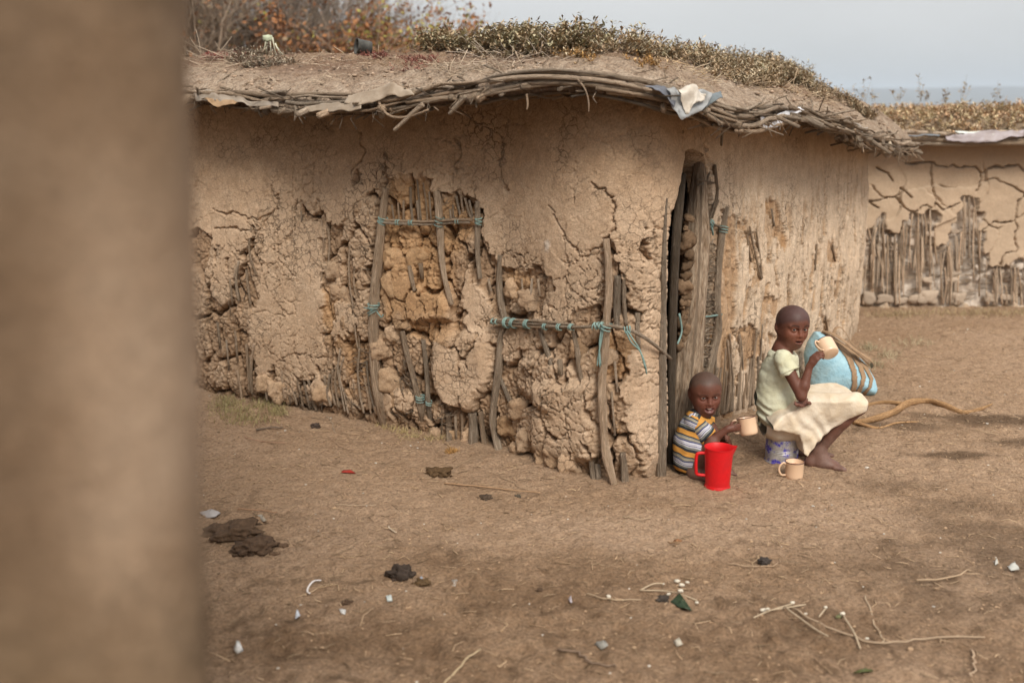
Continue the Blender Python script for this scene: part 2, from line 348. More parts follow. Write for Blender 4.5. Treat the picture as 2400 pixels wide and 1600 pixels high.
def base_off(si, z):
    c = np.interp(si, ss, corner)
    return lean(z) + c * 0.05 * sstep(0.7, 1.5, z) + 0.022 * fbm(si * 1.7, z * 1.7, seed=31, o=2)
off0 = base_off(SS, ZZ)
PX = bp[:, None, :] + bn[:, None, :] * off0[..., None]
U, Vv = proj(np.concatenate([PX, ZZ[..., None]], -1)); vis = (bn[:, 1] < 0.2)[:, None] & (U > -400)
def to_px(si, z):
    p, n = path(si); q = p + n * base_off(si, z)[..., None]
    return proj(np.concatenate([q, z[..., None]], -1))
# what has fallen away (photo outlines carried onto the wall)
EXPO = [dp([(452, 520), (480, 545), (520, 590), (560, 572), (578, 520), (600, 540), (645, 585), (668, 525), (682, 462), (710, 455), (742, 490), (762, 525), (800, 500), (832, 462), (885, 405), (978, 400),
            (1005, 440), (1060, 438), (1105, 475), (1112, 560), (1145, 600), (1190, 618), (1240, 612), (1266, 650), (1262, 690), (1226, 735), (1262, 752), (1310, 742), (1340, 702), (1380, 690), (1388, 548), (1408, 545),
            (1415, 590), (1440, 640), (1470, 690), (1488, 720), (1485, 790), (1440, 800), (1432, 860), (1445, 980), (1480, 1070), (1510, 1130), (300, 1130), (200, 900), (300, 620)]),
        dp([(803, 385), (822, 392), (838, 425), (822, 432), (806, 412)]), dp([(1362, 680), (1372, 672), (1374, 700), (1362, 706)]), dp([(1492, 560), (1500, 520), (1512, 515), (1508, 560), (1518, 590), (1500, 600)]),
        dp([(1495, 640), (1508, 640), (1504, 690), (1492, 690)]), dp([(1148, 370), (1160, 362), (1168, 378), (1155, 392)])]
PLATE = [dp([(602, 545), (630, 570), (668, 560), (690, 515), (735, 520), (738, 620), (728, 700), (742, 760), (740, 830), (720, 858), (665, 852), (640, 820), (600, 880), (588, 850), (572, 800), (570, 720), (592, 690), (598, 620)]),
         dp([(1000, 775), (1030, 765), (1042, 800), (1060, 850), (1108, 860), (1112, 885), (1085, 920), (1050, 915), (1012, 905), (1000, 850)]),
         dp([(1060, 640), (1090, 650), (1120, 690), (1135, 730), (1140, 800), (1110, 800), (1080, 745), (1060, 700)]),
         dp([(490, 600), (520, 590), (530, 680), (500, 700), (484, 660)]), dp([(1265, 900), (1330, 880), (1362, 920), (1365, 1000), (1300, 1020), (1262, 960)]),
         dp([(1445, 830), (1500, 810), (1530, 800), (1530, 1090), (1500, 1090), (1470, 1010), (1450, 920)]), dp([(765, 700), (800, 690), (815, 730), (790, 790), (760, 780)]),
         dp([(1180, 750), (1215, 760), (1210, 800), (1180, 790)]), dp([(1290, 660), (1340, 640), (1380, 650), (1380, 690), (1330, 710), (1290, 730)])]
ORANGE = dp([(885, 405), (975, 400), (1005, 440), (1100, 470), (1100, 540), (1040, 600), (1040, 735), (880, 735), (860, 600)])
RIGHTX = [dp(q) for q in ([(1752, 470), (1770, 452), (1792, 470), (1800, 520), (1812, 560), (1800, 580), (1786, 540), (1772, 505)], [(1700, 510), (1712, 505), (1735, 560), (1752, 640), (1742, 660), (1722, 600)],
          [(1762, 680), (1790, 690), (1782, 730), (1765, 715)], [(1905, 540), (1918, 560), (1930, 600), (1912, 620), (1900, 580)], [(1868, 560), (1880, 548), (1882, 600), (1868, 630)], [(1770, 760), (1785, 765), (1780, 800), (1768, 800)],
          [(1860, 660), (1876, 660), (1878, 720), (1862, 715)], [(1880, 700), (1902, 730), (1905, 790), (1890, 780)], [(1915, 640), (1925, 650), (1928, 700), (1915, 690)], [(1660, 480), (1690, 500), (1700, 600), (1690, 760), (1680, 960), (1600, 1060), (1620, 700), (1640, 560)],
          [(1690, 760), (1740, 740), (1745, 790), (1720, 840), (1690, 880)], [(1760, 550), (1770, 560), (1776, 600), (1762, 600)])]
HOLE = dp([(1573, 345), (1592, 340), (1614, 352), (1627, 385), (1640, 470), (1645, 600), (1632, 800), (1612, 985), (1602, 1120), (1528, 1130), (1532, 900), (1533, 600), (1538, 500), (1558, 440), (1566, 400)])
def masks(u, v):
    e = np.full(u.shape, 1e9)
    for p in EXPO: e = np.minimum(e, polysd(u, v, p))
    pl = np.full(u.shape, 1e9)
    for p in PLATE: pl = np.minimum(pl, polysd(u, v, p))
    e = np.maximum(e, -pl); return e                            # px, negative where broken away
# irregular cells decide where the plaster breaks
wx, wz = SS + 0.045 * fbm(SS * 9, ZZ * 9, seed=41, o=5, g=.6), ZZ + 0.045 * fbm(SS * 9 + 50, ZZ * 9, seed=42, o=5, g=.6)
def cell(scale, seed, asp=1.0):
    f1, f2, qx, qy = worley(wx * scale, wz * scale * asp, seed)
    return f2 - f1, qx / scale, qy / scale / asp
eS, qx, qz = cell(30, 51)
cu, cv = to_px(qx, qz); side_r = cu > 1640
ed = masks(cu, cv)
er = np.full(cu.shape, 1e9); ujit = U + 10 * fbm(SS * 22, ZZ * 7, seed=43, o=4); vjit = Vv + 10 * fbm(SS * 22 + 9, ZZ * 7, seed=44, o=3)
for p in RIGHTX: er = np.minimum(er, polysd(ujit, vjit, p))
side_r = U > 1625; ed = np.where(side_r, er + 9 * fbm(SS * 45, ZZ * 9, seed=2, o=3), ed)
hid = U < 460
broke = ed < 0
# distance to the break, smoothed for recess depth
ed_s = masks(U, Vv); ed_s = np.where(U > 1640, 50, ed_s)
big, bx, bz = cell(6.5, 61, 0.85); mid, mx_, mz_ = cell(15, 62); sm, _, _ = cell(42, 63)
pres = sstep(-0.25, 0.35, fbm(SS * 3.1, ZZ * 3.1, seed=71, o=3))
lower = sstep(1.75, 1.0, ZZ)
rightp = sstep(S1 + 0.0, S1 + 0.35, SS)
ck = lambda e, w: sstep(w, 0.0, e)
crk = np.maximum.reduce([ck(big, 0.028) * (0.15 + 0.85 * pres) * (0.3 + 0.7 * lower), ck(mid, 0.05) * sstep(0.25, 0.8, pres) * 0.7 * (0.15 + 0.85 * lower), ck(sm, 0.12) * 0.06 * (0.2 + 0.8 * lower)])
crk *= (1 - rightp)
# named long cracks from the photograph
for line, wpx in (([(825, 300), (828, 340), (820, 385), (808, 400)], 2.2), ([(880, 350), (885, 385), (888, 408)], 2.5), ([(1045, 320), (1052, 345), (1040, 370), (1048, 400)], 2.5), ([(1150, 365), (1158, 390), (1150, 410), (1168, 440)], 3),
                  ([(1158, 330), (1152, 370)], 2), ([(1360, 420), (1400, 455), (1410, 480), (1402, 520), (1400, 545)], 3), ([(1250, 470), (1290, 540), (1335, 590), (1390, 560)], 2), ([(620, 430), (640, 470), (600, 520), (570, 530), (490, 520)], 3),
                  ([(490, 480), (560, 500), (590, 500), (640, 480)], 2.5), ([(740, 560), (748, 680), (742, 860)], 4), ([(480, 720), (500, 760)], 3), ([(1500, 510), (1506, 600), (1520, 640)], 2.5), ([(1345, 860), (1362, 1060)], 5),
                  ([(1568, 300), (1562, 340)], 2), ([(1618, 320), (1628, 360), (1630, 420)], 3.5), ([(870, 740), (1060, 745)], 5), ([(1165, 850), (1230, 900), (1260, 1000)], 5), ([(980, 800), (990, 900)], 5)):
    l = dp(line); w = 20 * fbm(U * 0.028, Vv * 0.028, seed=81, o=5, g=.6)
    crk = np.maximum(crk, np.where(vis, sstep(wpx * 1.0, 0.2, linesd(U + w, Vv + 12 * fbm(U * .04 + 7, Vv * .04, seed=84, o=4, g=.6), l)), 0))
h_in = -0.024 * crk + 0.005 * fbm(SS * 6, ZZ * 6, seed=82, o=3) + 0.0016 * fbm(SS * 55, ZZ * 55, seed=83, o=2)
tilt = (hsh((bx * 65).astype(np.int64), (bz * 65).astype(np.int64), np.zeros(bx.shape, np.int64), 5) - 0.5) * 0.006 * lower
h_in += tilt * (1 - rightp)
# rough inner mud: big clods, crevices, rubble
g1, c1x, c1z = cell(9.5, 91, 0.42); g2, _, _ = cell(17, 92); g3, _, _ = cell(38, 93)
rnd = hsh((c1x * 700).astype(np.int64), (c1z * 700).astype(np.int64), np.zeros(c1x.shape, np.int64), 6)
clod = sstep(0.0, 0.16, g1) * (0.034 + 0.044 * rnd) + sstep(0, 0.2, g2) * 0.010 + sstep(0, 0.4, g3) * 0.007 - 0.045 * sstep(0.08, 0.0, g1)
h_ro = -0.092 + clod + 0.018 * fbm(SS * 6, ZZ * 3.5, seed=95, o=4) + 0.008 * fbm(SS * 36, ZZ * 30, seed=96, o=4)
edge_pull = sstep(0, -22, ed_s)                                  # shallower near the break, bulging clods lower down
h_ro = np.where(U > 1640, -0.016 + 0.014 * fbm(SS * 28, ZZ * 6, seed=97, o=4), h_ro * (0.52 + 0.36 * edge_pull))
for poly, amt in ((dp([(870, 655), (930, 640), (1040, 680), (1050, 735), (980, 748), (880, 738)]), 0.055), (dp([(995, 760), (1120, 760), (1130, 880), (1090, 950), (1010, 940), (985, 860)]), 0.06),
                  (dp([(1230, 880), (1370, 870), (1375, 1060), (1300, 1075), (1210, 1040)]), 0.055), (dp([(690, 870), (740, 860), (750, 940), (700, 940)]), 0.03), (dp([(1160, 820), (1260, 800), (1330, 860), (1280, 960), (1180, 900)]), 0.035), (dp([(880, 880), (960, 900), (960, 960), (890, 955)]), 0.04)):
    wob = sstep(8, -22, polysd(U + 7 * fbm(SS * 9, ZZ * 9, seed=99), Vv + 7 * fbm(SS * 9, ZZ * 9 + 9, seed=98), poly)); h_ro += wob * amt; h_in += np.where(ed_s > -60, wob * amt * 0.7, 0) * (polysd(U, Vv, EXPO[0]) < 0)
H = np.where(broke & vis, np.minimum(h_ro, h_in + 0.004), h_in)
# the right-hand wall: vertical runnels
run = fbm(SS * 26, ZZ * 3.2, seed=101, o=4); run2 = fbm(SS * 60, ZZ * 5, seed=102, o=3)
low_r = sstep(1.55, 0.8, ZZ)
slit = sstep(0.13, 0.20, fbm(SS * 17 + 4, ZZ * 3.6, seed=103, o=5, g=.62)) * low_r; streak = fbm(SS * 80, ZZ * 7, seed=104, o=3)
H += rightp * (0.016 * run * low_r + 0.007 * run2 * low_r - 0.020 * slit + 0.004 * streak * low_r)
# overall foot: undercut
H -= 0.02 * sstep(0.12, 0.0, ZZ) * (1 - rightp)
OFF = off0 + H
W3 = np.concatenate([bp[:, None, :] + bn[:, None, :] * OFF[..., None], ZZ[..., None]], -1)
# colour of the mud wall
W3[..., 2] = np.minimum(W3[..., 2], np.interp(SS, es, ez) + 0.13)
t1 = np.array([0.57, 0.44, 0.325]); t2 = np.array([0.47, 0.335, 0.225]); inner = np.array([0.39, 0.275, 0.185]); oran = np.array([0.46, 0.29, 0.155]); rpale = np.array([0.60, 0.50, 0.395])
nz = np.clip(0.5 + 0.9 * fbm(SS * 2.2, ZZ * 2.2, seed=111, o=4), 0, 1)[..., None]
C = t1 + (t2 - t1) * nz * 0.45
topm = (sstep(1.2, 1.7, ZZ + 0.12 * fbm(SS * 1.5, ZZ * 2, seed=112)))[..., None]    # darker towards the top
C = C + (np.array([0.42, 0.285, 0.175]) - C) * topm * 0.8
C = C + (rpale - C) * (rightp * sstep(1.65, 1.2, ZZ) * 0.75)[..., None]
om = sstep(12, -25, polysd(U, Vv, ORANGE) + 14 * fbm(SS * 8, ZZ * 8, seed=113)) * 0.85
om = np.maximum(om, 0.75 * sstep(0.1, 0.5, fbm(SS * 3.3, ZZ * 3.3, seed=114, o=3)))
om = np.maximum(om, (U > 1700) * 0.4)
Cx = inner + (oran - inner) * om[..., None]
# rough surface of plaster colour on the clods that still face out
face = sstep(-0.035, -0.005, H) * 0.7
Cx = Cx + (t1 * 0.95 - Cx) * (face * (1 - om))[..., None]
C = C + (np.array([0.42, 0.285, 0.175]) - C) * (rightp * slit * 0.8)[..., None]; C = C * (1 + 0.22 * rightp * low_r * streak)[..., None]
bm_ = (broke & vis)[..., None]
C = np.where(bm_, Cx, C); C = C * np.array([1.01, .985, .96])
spl = sstep(0.16, 0.0, ZZ)[..., None] * 0.35; C = C + (np.array([0.2, 0.135, 0.085]) - C) * spl
C *= (1 + 0.12 * fbm(SS * 30, ZZ * 30, seed=115, o=3))[..., None]
whit = sstep(9, 2, np.hypot((U - 1282) / 1.0, (Vv - 575) / 2.2) + 4 * fbm(U * .1, Vv * .1, seed=3)) * 0.5
C = C + (np.array([0.6, 0.58, 0.55]) - C) * (whit * vis)[..., None]
ns, nzv = SS.shape; WF = grid_faces(ns, nzv)
hd = np.where(vis, polysd(U + 5 * fbm(SS * 12, ZZ * 12, seed=120), Vv, HOLE), 99).reshape(-1)
WFk = WF[(hd[WF].max(1) > 0)]
Wv = W3.reshape(-1, 3)
# reveal: thickness of the wall around the doorway
e = np.concatenate([WFk[:, [0, 1]], WFk[:, [1, 2]], WFk[:, [2, 3]], WFk[:, [3, 0]]]); key = np.sort(e, 1); kk = key[:, 0] * 10_000_000 + key[:, 1]
_, ix, ct = np.unique(kk, return_index=True, return_counts=True); be = e[ix[ct == 1]]
be = be[(hd[be].max(1) < 30)]
vid = np.unique(be); mapn = {int(v): len(Wv) + i for i, v in enumerate(vid)}
nrm = np.repeat(bn, nzv, axis=0)[vid]; ext = Wv[vid].copy(); ext[:, :2] -= nrm * 0.13
ext2 = ext.copy(); rf = np.array([[b, a, mapn[int(a)], mapn[int(b)]] for a, b in be])
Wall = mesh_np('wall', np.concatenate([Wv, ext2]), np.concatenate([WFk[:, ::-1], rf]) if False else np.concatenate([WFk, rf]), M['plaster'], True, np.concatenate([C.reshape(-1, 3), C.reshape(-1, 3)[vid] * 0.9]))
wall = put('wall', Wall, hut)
# lookup from picture to wall
sub = (slice(None, None, 3), slice(None, None, 3)); _m = np.broadcast_to(vis, SS.shape)[sub]
_u, _v, _s, _z = U[sub][_m], Vv[sub][_m], SS[sub][_m], ZZ[sub][_m]
def Wp(u, v, out=0.0):
    i = np.argmin((_u - u) ** 2 + (_v - v) ** 2); s, z = _s[i], _z[i]
    p, n = path(np.array([s])); o = base_off(np.array([s]), np.array([z]))[0] + out
    return at(u, v, p[0, 1] + n[0, 1] * o)
# ================================================================== roof
cen = np.array([0.15, 6.75])
tt = np.concatenate([np.linspace(0, 0.55, 50), np.linspace(0.56, 1.0, 110)])
EX = cen[0] + (eP[:, 0] - cen[0])[:, None] * tt; EY = cen[1] + (eP[:, 1] - cen[1])[:, None] * tt
_d = np.linalg.norm(eP - cen, axis=1)[:, None] * (1 - tt)
ZC = 2.085
rz = (ez + 0.075)[:, None] + (ZC - ez - 0.075)[:, None] * (1 - np.exp(-_d / 0.75)) / (1 - np.exp(-np.linalg.norm(eP - cen, axis=1)[:, None] / 0.75))
rz += 0.03 * fbm(EX * 2.2, EY * 2.2, seed=130, o=3) * sstep(0.02, 0.3, _d)
f1, f2, _, _ = worley(EX * 16, EY * 16, 131)
cl = sstep(0.0, 0.5, fbm(EX * 3, EY * 3, seed=132) + 0.15)
rz += (0.045 * np.clip(0.5 - f1, 0, 1) * cl + 0.014 * fbm(EX * 22, EY * 22, seed=133, o=3)) * sstep(0.0, 0.08, _d)
rz -= 0.03 * sstep(0.06, 0.0, _d)
rc = np.array([0.29, 0.205, 0.14]) + (np.array([0.40, 0.315, 0.24]) - np.array([0.29, 0.205, 0.14])) * sstep(0.7, 0.15, _d + 0.3 * fbm(EX * 2, EY * 2, seed=134))[..., None]
dk = sstep(-0.1, 0.35, fbm(EX * 4, EY * 4, seed=135, o=4)) * 0.65 * sstep(0.1, 0.5, _d)
rc = rc + (np.array([0.19, 0.12, 0.085]) - rc) * dk[..., None]
RV = np.stack([EX, EY, rz], -1); ne_, nt_ = EX.shape
# underside follows 6 cm lower at the rim, 11 cm further in
UV_ = np.stack([EX, EY, (rz - 0.03 - 0.05 * sstep(0, 0.3, _d))], -1)[:, ::10]; nu = UV_.shape[1]
UV_[:, -1] = RV[:, -1] + np.array([0, 0, -0.045])
idx = lambda a, b, n: a * n + b
i, j = np.meshgrid(np.arange(ne_), np.arange(nt_ - 1), indexing='ij'); i2 = (i + 1) % ne_
F1 = np.stack([i * nt_ + j, i * nt_ + j + 1, i2 * nt_ + j + 1, i2 * nt_ + j], -1).reshape(-1, 4)
o_ = ne_ * nt_; i, j = np.meshgrid(np.arange(ne_), np.arange(nu - 1), indexing='ij'); i2 = (i + 1) % ne_
F2 = np.stack([o_ + i * nu + j, o_ + i2 * nu + j, o_ + i2 * nu + j + 1, o_ + i * nu + j + 1], -1).reshape(-1, 4)
ii = np.arange(ne_); i2 = (ii + 1) % ne_
F3 = np.stack([ii * nt_ + nt_ - 1, o_ + ii * nu + nu - 1, o_ + i2 * nu + nu - 1, i2 * nt_ + nt_ - 1], -1)
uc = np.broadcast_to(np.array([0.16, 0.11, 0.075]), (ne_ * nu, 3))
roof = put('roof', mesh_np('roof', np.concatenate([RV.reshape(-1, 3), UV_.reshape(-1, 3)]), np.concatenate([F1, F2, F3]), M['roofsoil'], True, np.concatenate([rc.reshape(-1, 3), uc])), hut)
def roof_at(x, y):
    k = np.argmin((EX - x) ** 2 + (EY - y) ** 2); return RV.reshape(-1, 3)[k]
_ru, _rv = proj(RV); _rv = np.where(_d < 3.2, _rv, 9e9)
def roof_px(u, v, pref=0.0):
    """point of the roof's top seen at (u, v), nearest first"""
    d = (_ru - u) ** 2 + (_rv - v) ** 2 + (EY > 6.9) * 400; return RV.reshape(-1, 3)[np.argmin(d)]
# ================================================================== posts, sticks and twine of the wall
def wcol(k=None):
    k = rng.uniform(0.75, 1.35) if k is None else k
    t = rng.uniform(-0.05, 0.05); return np.array([k * (1 + t), k, k * (1 - t)])
def wstick(name, pts, w, out=-0.01, n=8, k=None, wob=0.16, foot=False, parent=None, outs=None):
    """pts in the 2352-wide picture of the wall, w = width there in px"""
    q = dp(pts); P = []
    for i, (u, v) in enumerate(q):
        o = outs[i] if outs is not None else out
        P.append(Wp(u, v, o + 0.008 * rng.uniform(-1, 1)) if not foot or i < len(q) - 1 else np.append(G(u, v)[:2], -0.03))
    P = np.array(P); W = np.broadcast_to(np.asarray(w, float), (len(P),))
    dist = np.linalg.norm(P - np.array([0, 0, CAM_H]), axis=1); R = W * K / FPX * dist * 0.5
    # put each joint exactly back on its own sight line
    for i, (u, v) in enumerate(q):
        if not (foot and i == len(q) - 1): P[i] = at(u, v, P[i][1])
    return tube_obj(name, P, R, M['wood'], parent or hut, n=n, col=wcol(k), smoothn=5, wob=wob, seed=rng.integers(1, 99))
big_posts = [([(886, 432), (876, 520), (868, 600), (860, 700), (858, 770), (862, 850), (874, 920), (890, 975)], [15, 19, 22, 24, 24, 26, 27, 30], 0.01, 1.25, True),
    ([(1003, 440), (1008, 480), (1011, 530), (1014, 590), (1022, 640), (1037, 700)], [15, 18, 17, 15, 14, 12], 0.015, 1.6, False),
    ([(1097, 462), (1098, 520), (1097, 580), (1103, 640)], [13, 14, 12, 11], -0.005, 1.3, False),
    ([(1149, 585), (1147, 640), (1150, 690), (1158, 735), (1150, 780), (1146, 840), (1138, 900), (1132, 960), (1138, 1000), (1148, 1035)], [11, 15, 16, 16, 17, 18, 17, 17, 19, 22], -0.01, 1.2, True),
    ([(1392, 548), (1397, 600), (1399, 660), (1394, 730), (1390, 800), (1383, 870), (1384, 930), (1388, 1000), (1396, 1060), (1415, 1112)], [15, 17, 18, 18, 19, 20, 22, 19, 22, 12], 0.035, 1.55, True),
    ([(1420, 632), (1417, 700), (1420, 755)], 17, -0.035, 0.9, False), ([(1435, 628), (1433, 690), (1438, 745)], 10, -0.02, 1.1, False),
    ([(1465, 718), (1464, 760), (1467, 800)], 12, -0.01, 1.3, False),
    ([(924, 760), (935, 810), (948, 860), (958, 905), (968, 945), (972, 985)], [12, 13, 13, 15, 18, 17], -0.02, 1.0, True),
    ([(972, 780), (978, 830), (982, 880), (984, 930), (996, 990)], [11, 11, 11, 12, 13], -0.02, 1.0, True),
    ([(1030, 950), (1031, 985), (1032, 1022)], 14, -0.03, 0.9, True), ([(1084, 948), (1088, 985), (1086, 1020)], [20, 22, 24], -0.02, 0.95, True), ([(1104, 945), (1108, 985), (1114, 1022)], [12, 12, 14], -0.015, 1.0, True),
    ([(1240, 755), (1254, 800), (1268, 840), (1275, 870)], [11, 13, 12, 8], -0.01, 1.0, False), ([(1316, 760), (1325, 800), (1330, 840), (1338, 880)], [9, 12, 12, 11], -0.005, 1.15, False),
    ([(1286, 825), (1288, 860)], 13, 0.005, 1.3, False), ([(1140, 850), (1158, 890), (1175, 930)], 11, -0.02, 0.9, False),
    ([(1372, 1065), (1376, 1100)], 14, -0.02, 1.0, True), ([(1430, 1040), (1434, 1085), (1436, 1108)], [14, 17, 18], -0.01, 0.9, True), ([(1358, 1060), (1364, 1100)], [12, 14], -0.03, 0.8, True),
    ([(940, 610), (946, 640), (952, 668)], [9, 11, 8], 0.0, 1.3, False), ([(966, 605), (970, 640)], [11, 9], -0.01, 1.1, False)]
for pts, w, o, k, foot in big_posts: wstick('post', pts, w, o, 10, k, 0.14, foot)
sticks = [[(804, 560), (801, 610), (804, 660), (812, 710), (816, 760), (822, 800)], [(822, 558), (816, 610), (813, 650), (822, 700), (824, 760), (826, 800)], [(826, 800), (822, 850), (826, 900), (836, 948)],
    [(577, 522), (572, 565), (578, 600), (590, 632)], [(549, 600), (542, 640), (548, 690)], [(541, 610), (538, 640)], [(566, 620), (570, 660), (576, 700)], [(739, 505), (743, 550), (741, 600), (737, 660)], [(664, 560), (661, 600)],
    [(752, 515), (757, 560), (754, 610)], [(790, 820), (780, 860), (789, 900), (800, 950)], [(782, 800), (776, 850), (784, 900), (792, 945)], [(774, 840), (770, 880), (778, 935)], [(764, 850), (762, 890), (770, 930)], [(758, 860), (752, 900), (760, 932)],
    [(746, 862), (748, 900), (754, 930)], [(668, 862), (674, 895), (682, 930)], [(680, 868), (690, 900), (696, 935)], [(697, 868), (704, 900), (712, 938)], [(708, 870), (716, 905), (726, 942)], [(648, 850), (650, 885), (655, 915)],
    [(662, 860), (664, 890), (668, 925)], [(576, 820), (576, 860), (580, 905)], [(585, 790), (578, 830), (576, 865)], [(566, 790), (570, 850), (574, 900)], [(606, 860), (610, 890), (614, 920)], [(545, 850), (552, 890), (556, 920)],
    [(850, 830), (856, 880), (872, 930)], [(842, 830), (848, 890), (862, 948)], [(836, 860), (846, 910), (852, 950)], [(957, 400), (961, 440), (967, 505)], [(943, 430), (944, 470), (948, 508)], [(927, 460), (927, 508)], [(914, 465), (917, 508)], [(900, 470), (905, 508)],
    [(972, 420), (978, 460), (982, 508)], [(958, 460), (962, 508)], [(986, 440), (990, 505)], [(1058, 445), (1063, 480), (1072, 508)], [(1068, 455), (1076, 485), (1084, 505)], [(1048, 450), (1054, 480), (1060, 505)], [(1078, 460), (1086, 500)], [(1092, 470), (1094, 500)],
    [(1040, 470), (1042, 506)], [(1034, 480), (1036, 506)], [(1122, 640), (1128, 670)], [(1060, 950), (1062, 985), (1060, 1020)], [(1046, 955), (1048, 1015)], [(1236, 640), (1240, 680)], [(1356, 1000), (1362, 1050)], [(1405, 900), (1412, 1000)], [(1412, 830), (1418, 900)],
    [(690, 480), (694, 510)], [(500, 560), (505, 620)], [(512, 600), (516, 660)], [(528, 640), (534, 700)], [(500, 740), (506, 800)], [(520, 780), (526, 850)], [(540, 760), (546, 830)], [(722, 880), (736, 930)], [(1000, 700), (1010, 740)], [(1016, 935), (1014, 1000)], [(1198, 640), (1204, 700)], [(1222, 640), (1216, 720)]]
for p in sticks: wstick('stick', p, rng.uniform(4, 7), rng.uniform(-0.025, -0.002), 6, rng.uniform(1.1, 1.9), 0.1)
# thin brush in the deep gaps
b = Bag()
for cx, cy, sx, sy, n_, sl in ((930, 880, 22, 55, 46, 0.5), (826, 590, 14, 40, 20, 0.8), (842, 830, 14, 30, 26, -1.2), (800, 900, 45, 30, 24, 0.3), (1010, 960, 20, 20, 12, 1.5), (900, 940, 30, 25, 16, 1.4), (700, 905, 60, 25, 22, 0.3), (1375, 1030, 14, 50, 14, 0.3), (560, 640, 30, 50, 14, 0.2)):
    for _ in range(n_):
        x, y = cx + rng.normal() * sx * 0.6, cy + rng.normal() * sy * 0.6; a = 1.2 * sl + rng.normal() * 0.5; L = rng.uniform(12, 34)
        q = dp([(x, y), (x + math.sin(a) * L * 0.5 + rng.normal() * 2, y + math.cos(a) * L * 0.5), (x + math.sin(a) * L, y + math.cos(a) * L)]); q = [t for t in q if t[1] < 1130]
        if len(q) == 3: b.tube([Wp(u, v, rng.uniform(-0.035, 0.004)) for u, v in q], rng.uniform(0.0016, 0.003), 4, wcol(rng.uniform(0.6, 1.5)))
put('brushwood', b.mesh('brushwood', M['wood']), hut, kind='stuff')
# tied crossbars
for dy in (-3, 3): wstick('crossbar', [(872 + dy, 508 + dy), (930, 511 + dy), (985, 512 + dy), (1040, 508 + dy), (1082 - dy, 508 + dy)], 7, 0.03, 7, 1.5, 0.08)
for dy, k in ((-7, 1.5), (0, 1.1), (6, 1.4)): wstick('crossbar', [(1128, 738 + dy * 0.5), (1180, 742 + dy), (1250, 745 + dy), (1320, 750 + dy * .6)], 6.5, 0.04, 7, k, 0.06)
wstick('crossbar', [(1250, 749), (1330, 751), (1396, 748), (1440, 756), (1475, 772), (1510, 797), (1541, 824)], [6, 7, 8, 8.5, 9, 8, 7.5], 0.06, 8, 1.25, 0.06)
def wrap(u, v, w, h, out, turns=4, ang=0.0):
    """twine wound round a stick at (u, v); w px across the stick, h px along it"""
    c = Wp(u * K, v * K, out); d = np.linalg.norm(c - np.array([0, 0, CAM_H])); s = K / FPX * d; rr = w * s * 0.5; hh = h * s
    _, n = path(np.array([_s[np.argmin((_u - u * K) ** 2 + (_v - v * K) ** 2)]])); n = np.array([n[0, 0], n[0, 1], 0]); tg = np.array([-n[1], n[0], 0]); up = np.array([0, 0, 1.0])
    ca, sa = math.cos(ang), math.sin(ang); ax = up * ca + tg * sa; cr = tg * ca - up * sa
    t = np.linspace(0, turns * 2 * math.pi, turns * 12); P = c + np.outer(np.cos(t) * rr, cr) + np.outer(np.sin(t) * rr, n) + np.outer((t / t[-1] - 0.5) * hh + 0.15 * hh * np.sin(t * 0.5 + u), ax)
    return tube_obj('twine', P, 0.0027, M['twine'], hut, n=5, col=np.array([1, 1, 1]) * rng.uniform(0.8, 1.4))
for a in ((879, 505, 22, 16, 0.02, 4, .3), (1009, 508, 20, 18, 0.03, 4, .2), (1099, 507, 16, 16, 0.02, 4, 0), (858, 700, 27, 10, 0.02, 3, 0), (857, 716, 28, 10, 0.02, 2, -.6), (965, 914, 20, 14, 0.0, 5, 0), (1137, 738, 12, 22, 0.045, 4, 1.57), (1165, 741, 24, 9, 0.045, 5, 1.5),
          (1180, 742, 22, 10, 0.045, 5, 1.6), (1212, 744, 20, 14, 0.045, 6, 1.45), (1252, 750, 14, 10, 0.05, 3, 1.57), (1285, 751, 14, 9, 0.05, 3, 1.57), (1312, 751, 14, 9, 0.05, 3, 1.57), (1375, 748, 16, 26, 0.06, 6, 1.4), (1393, 750, 24, 12, 0.06, 3, .2), (1442, 757, 16, 12, 0.06, 4, 1.3),
          (945, 512, 12, 12, 0.035, 3, 1.57), (1050, 508, 12, 10, 0.035, 3, 1.57), (985, 925, 14, 8, 0.0, 3, 0), (915, 511, 12, 9, 0.035, 3, 1.57)): wrap(*a)
for pts in ([(1383, 752), (1380, 780), (1376, 812), (1378, 842)], [(1386, 752), (1381, 785), (1374, 820), (1372, 840)], [(1382, 754), (1377, 790), (1380, 838)], [(1442, 760), (1456, 782), (1468, 800), (1480, 830), (1485, 858)], [(1438, 760), (1450, 786), (1470, 806), (1482, 845)], [(866, 716), (876, 728), (880, 722)], [(856, 712), (836, 706)]):
    tube_obj('twine', [Wp(u, v, 0.075 if u > 1300 else 0.05) for u, v in dp(pts)], 0.0042, M['twine'], hut, n=5, col=(1, 1, 1), smoothn=4, wob=0.3)
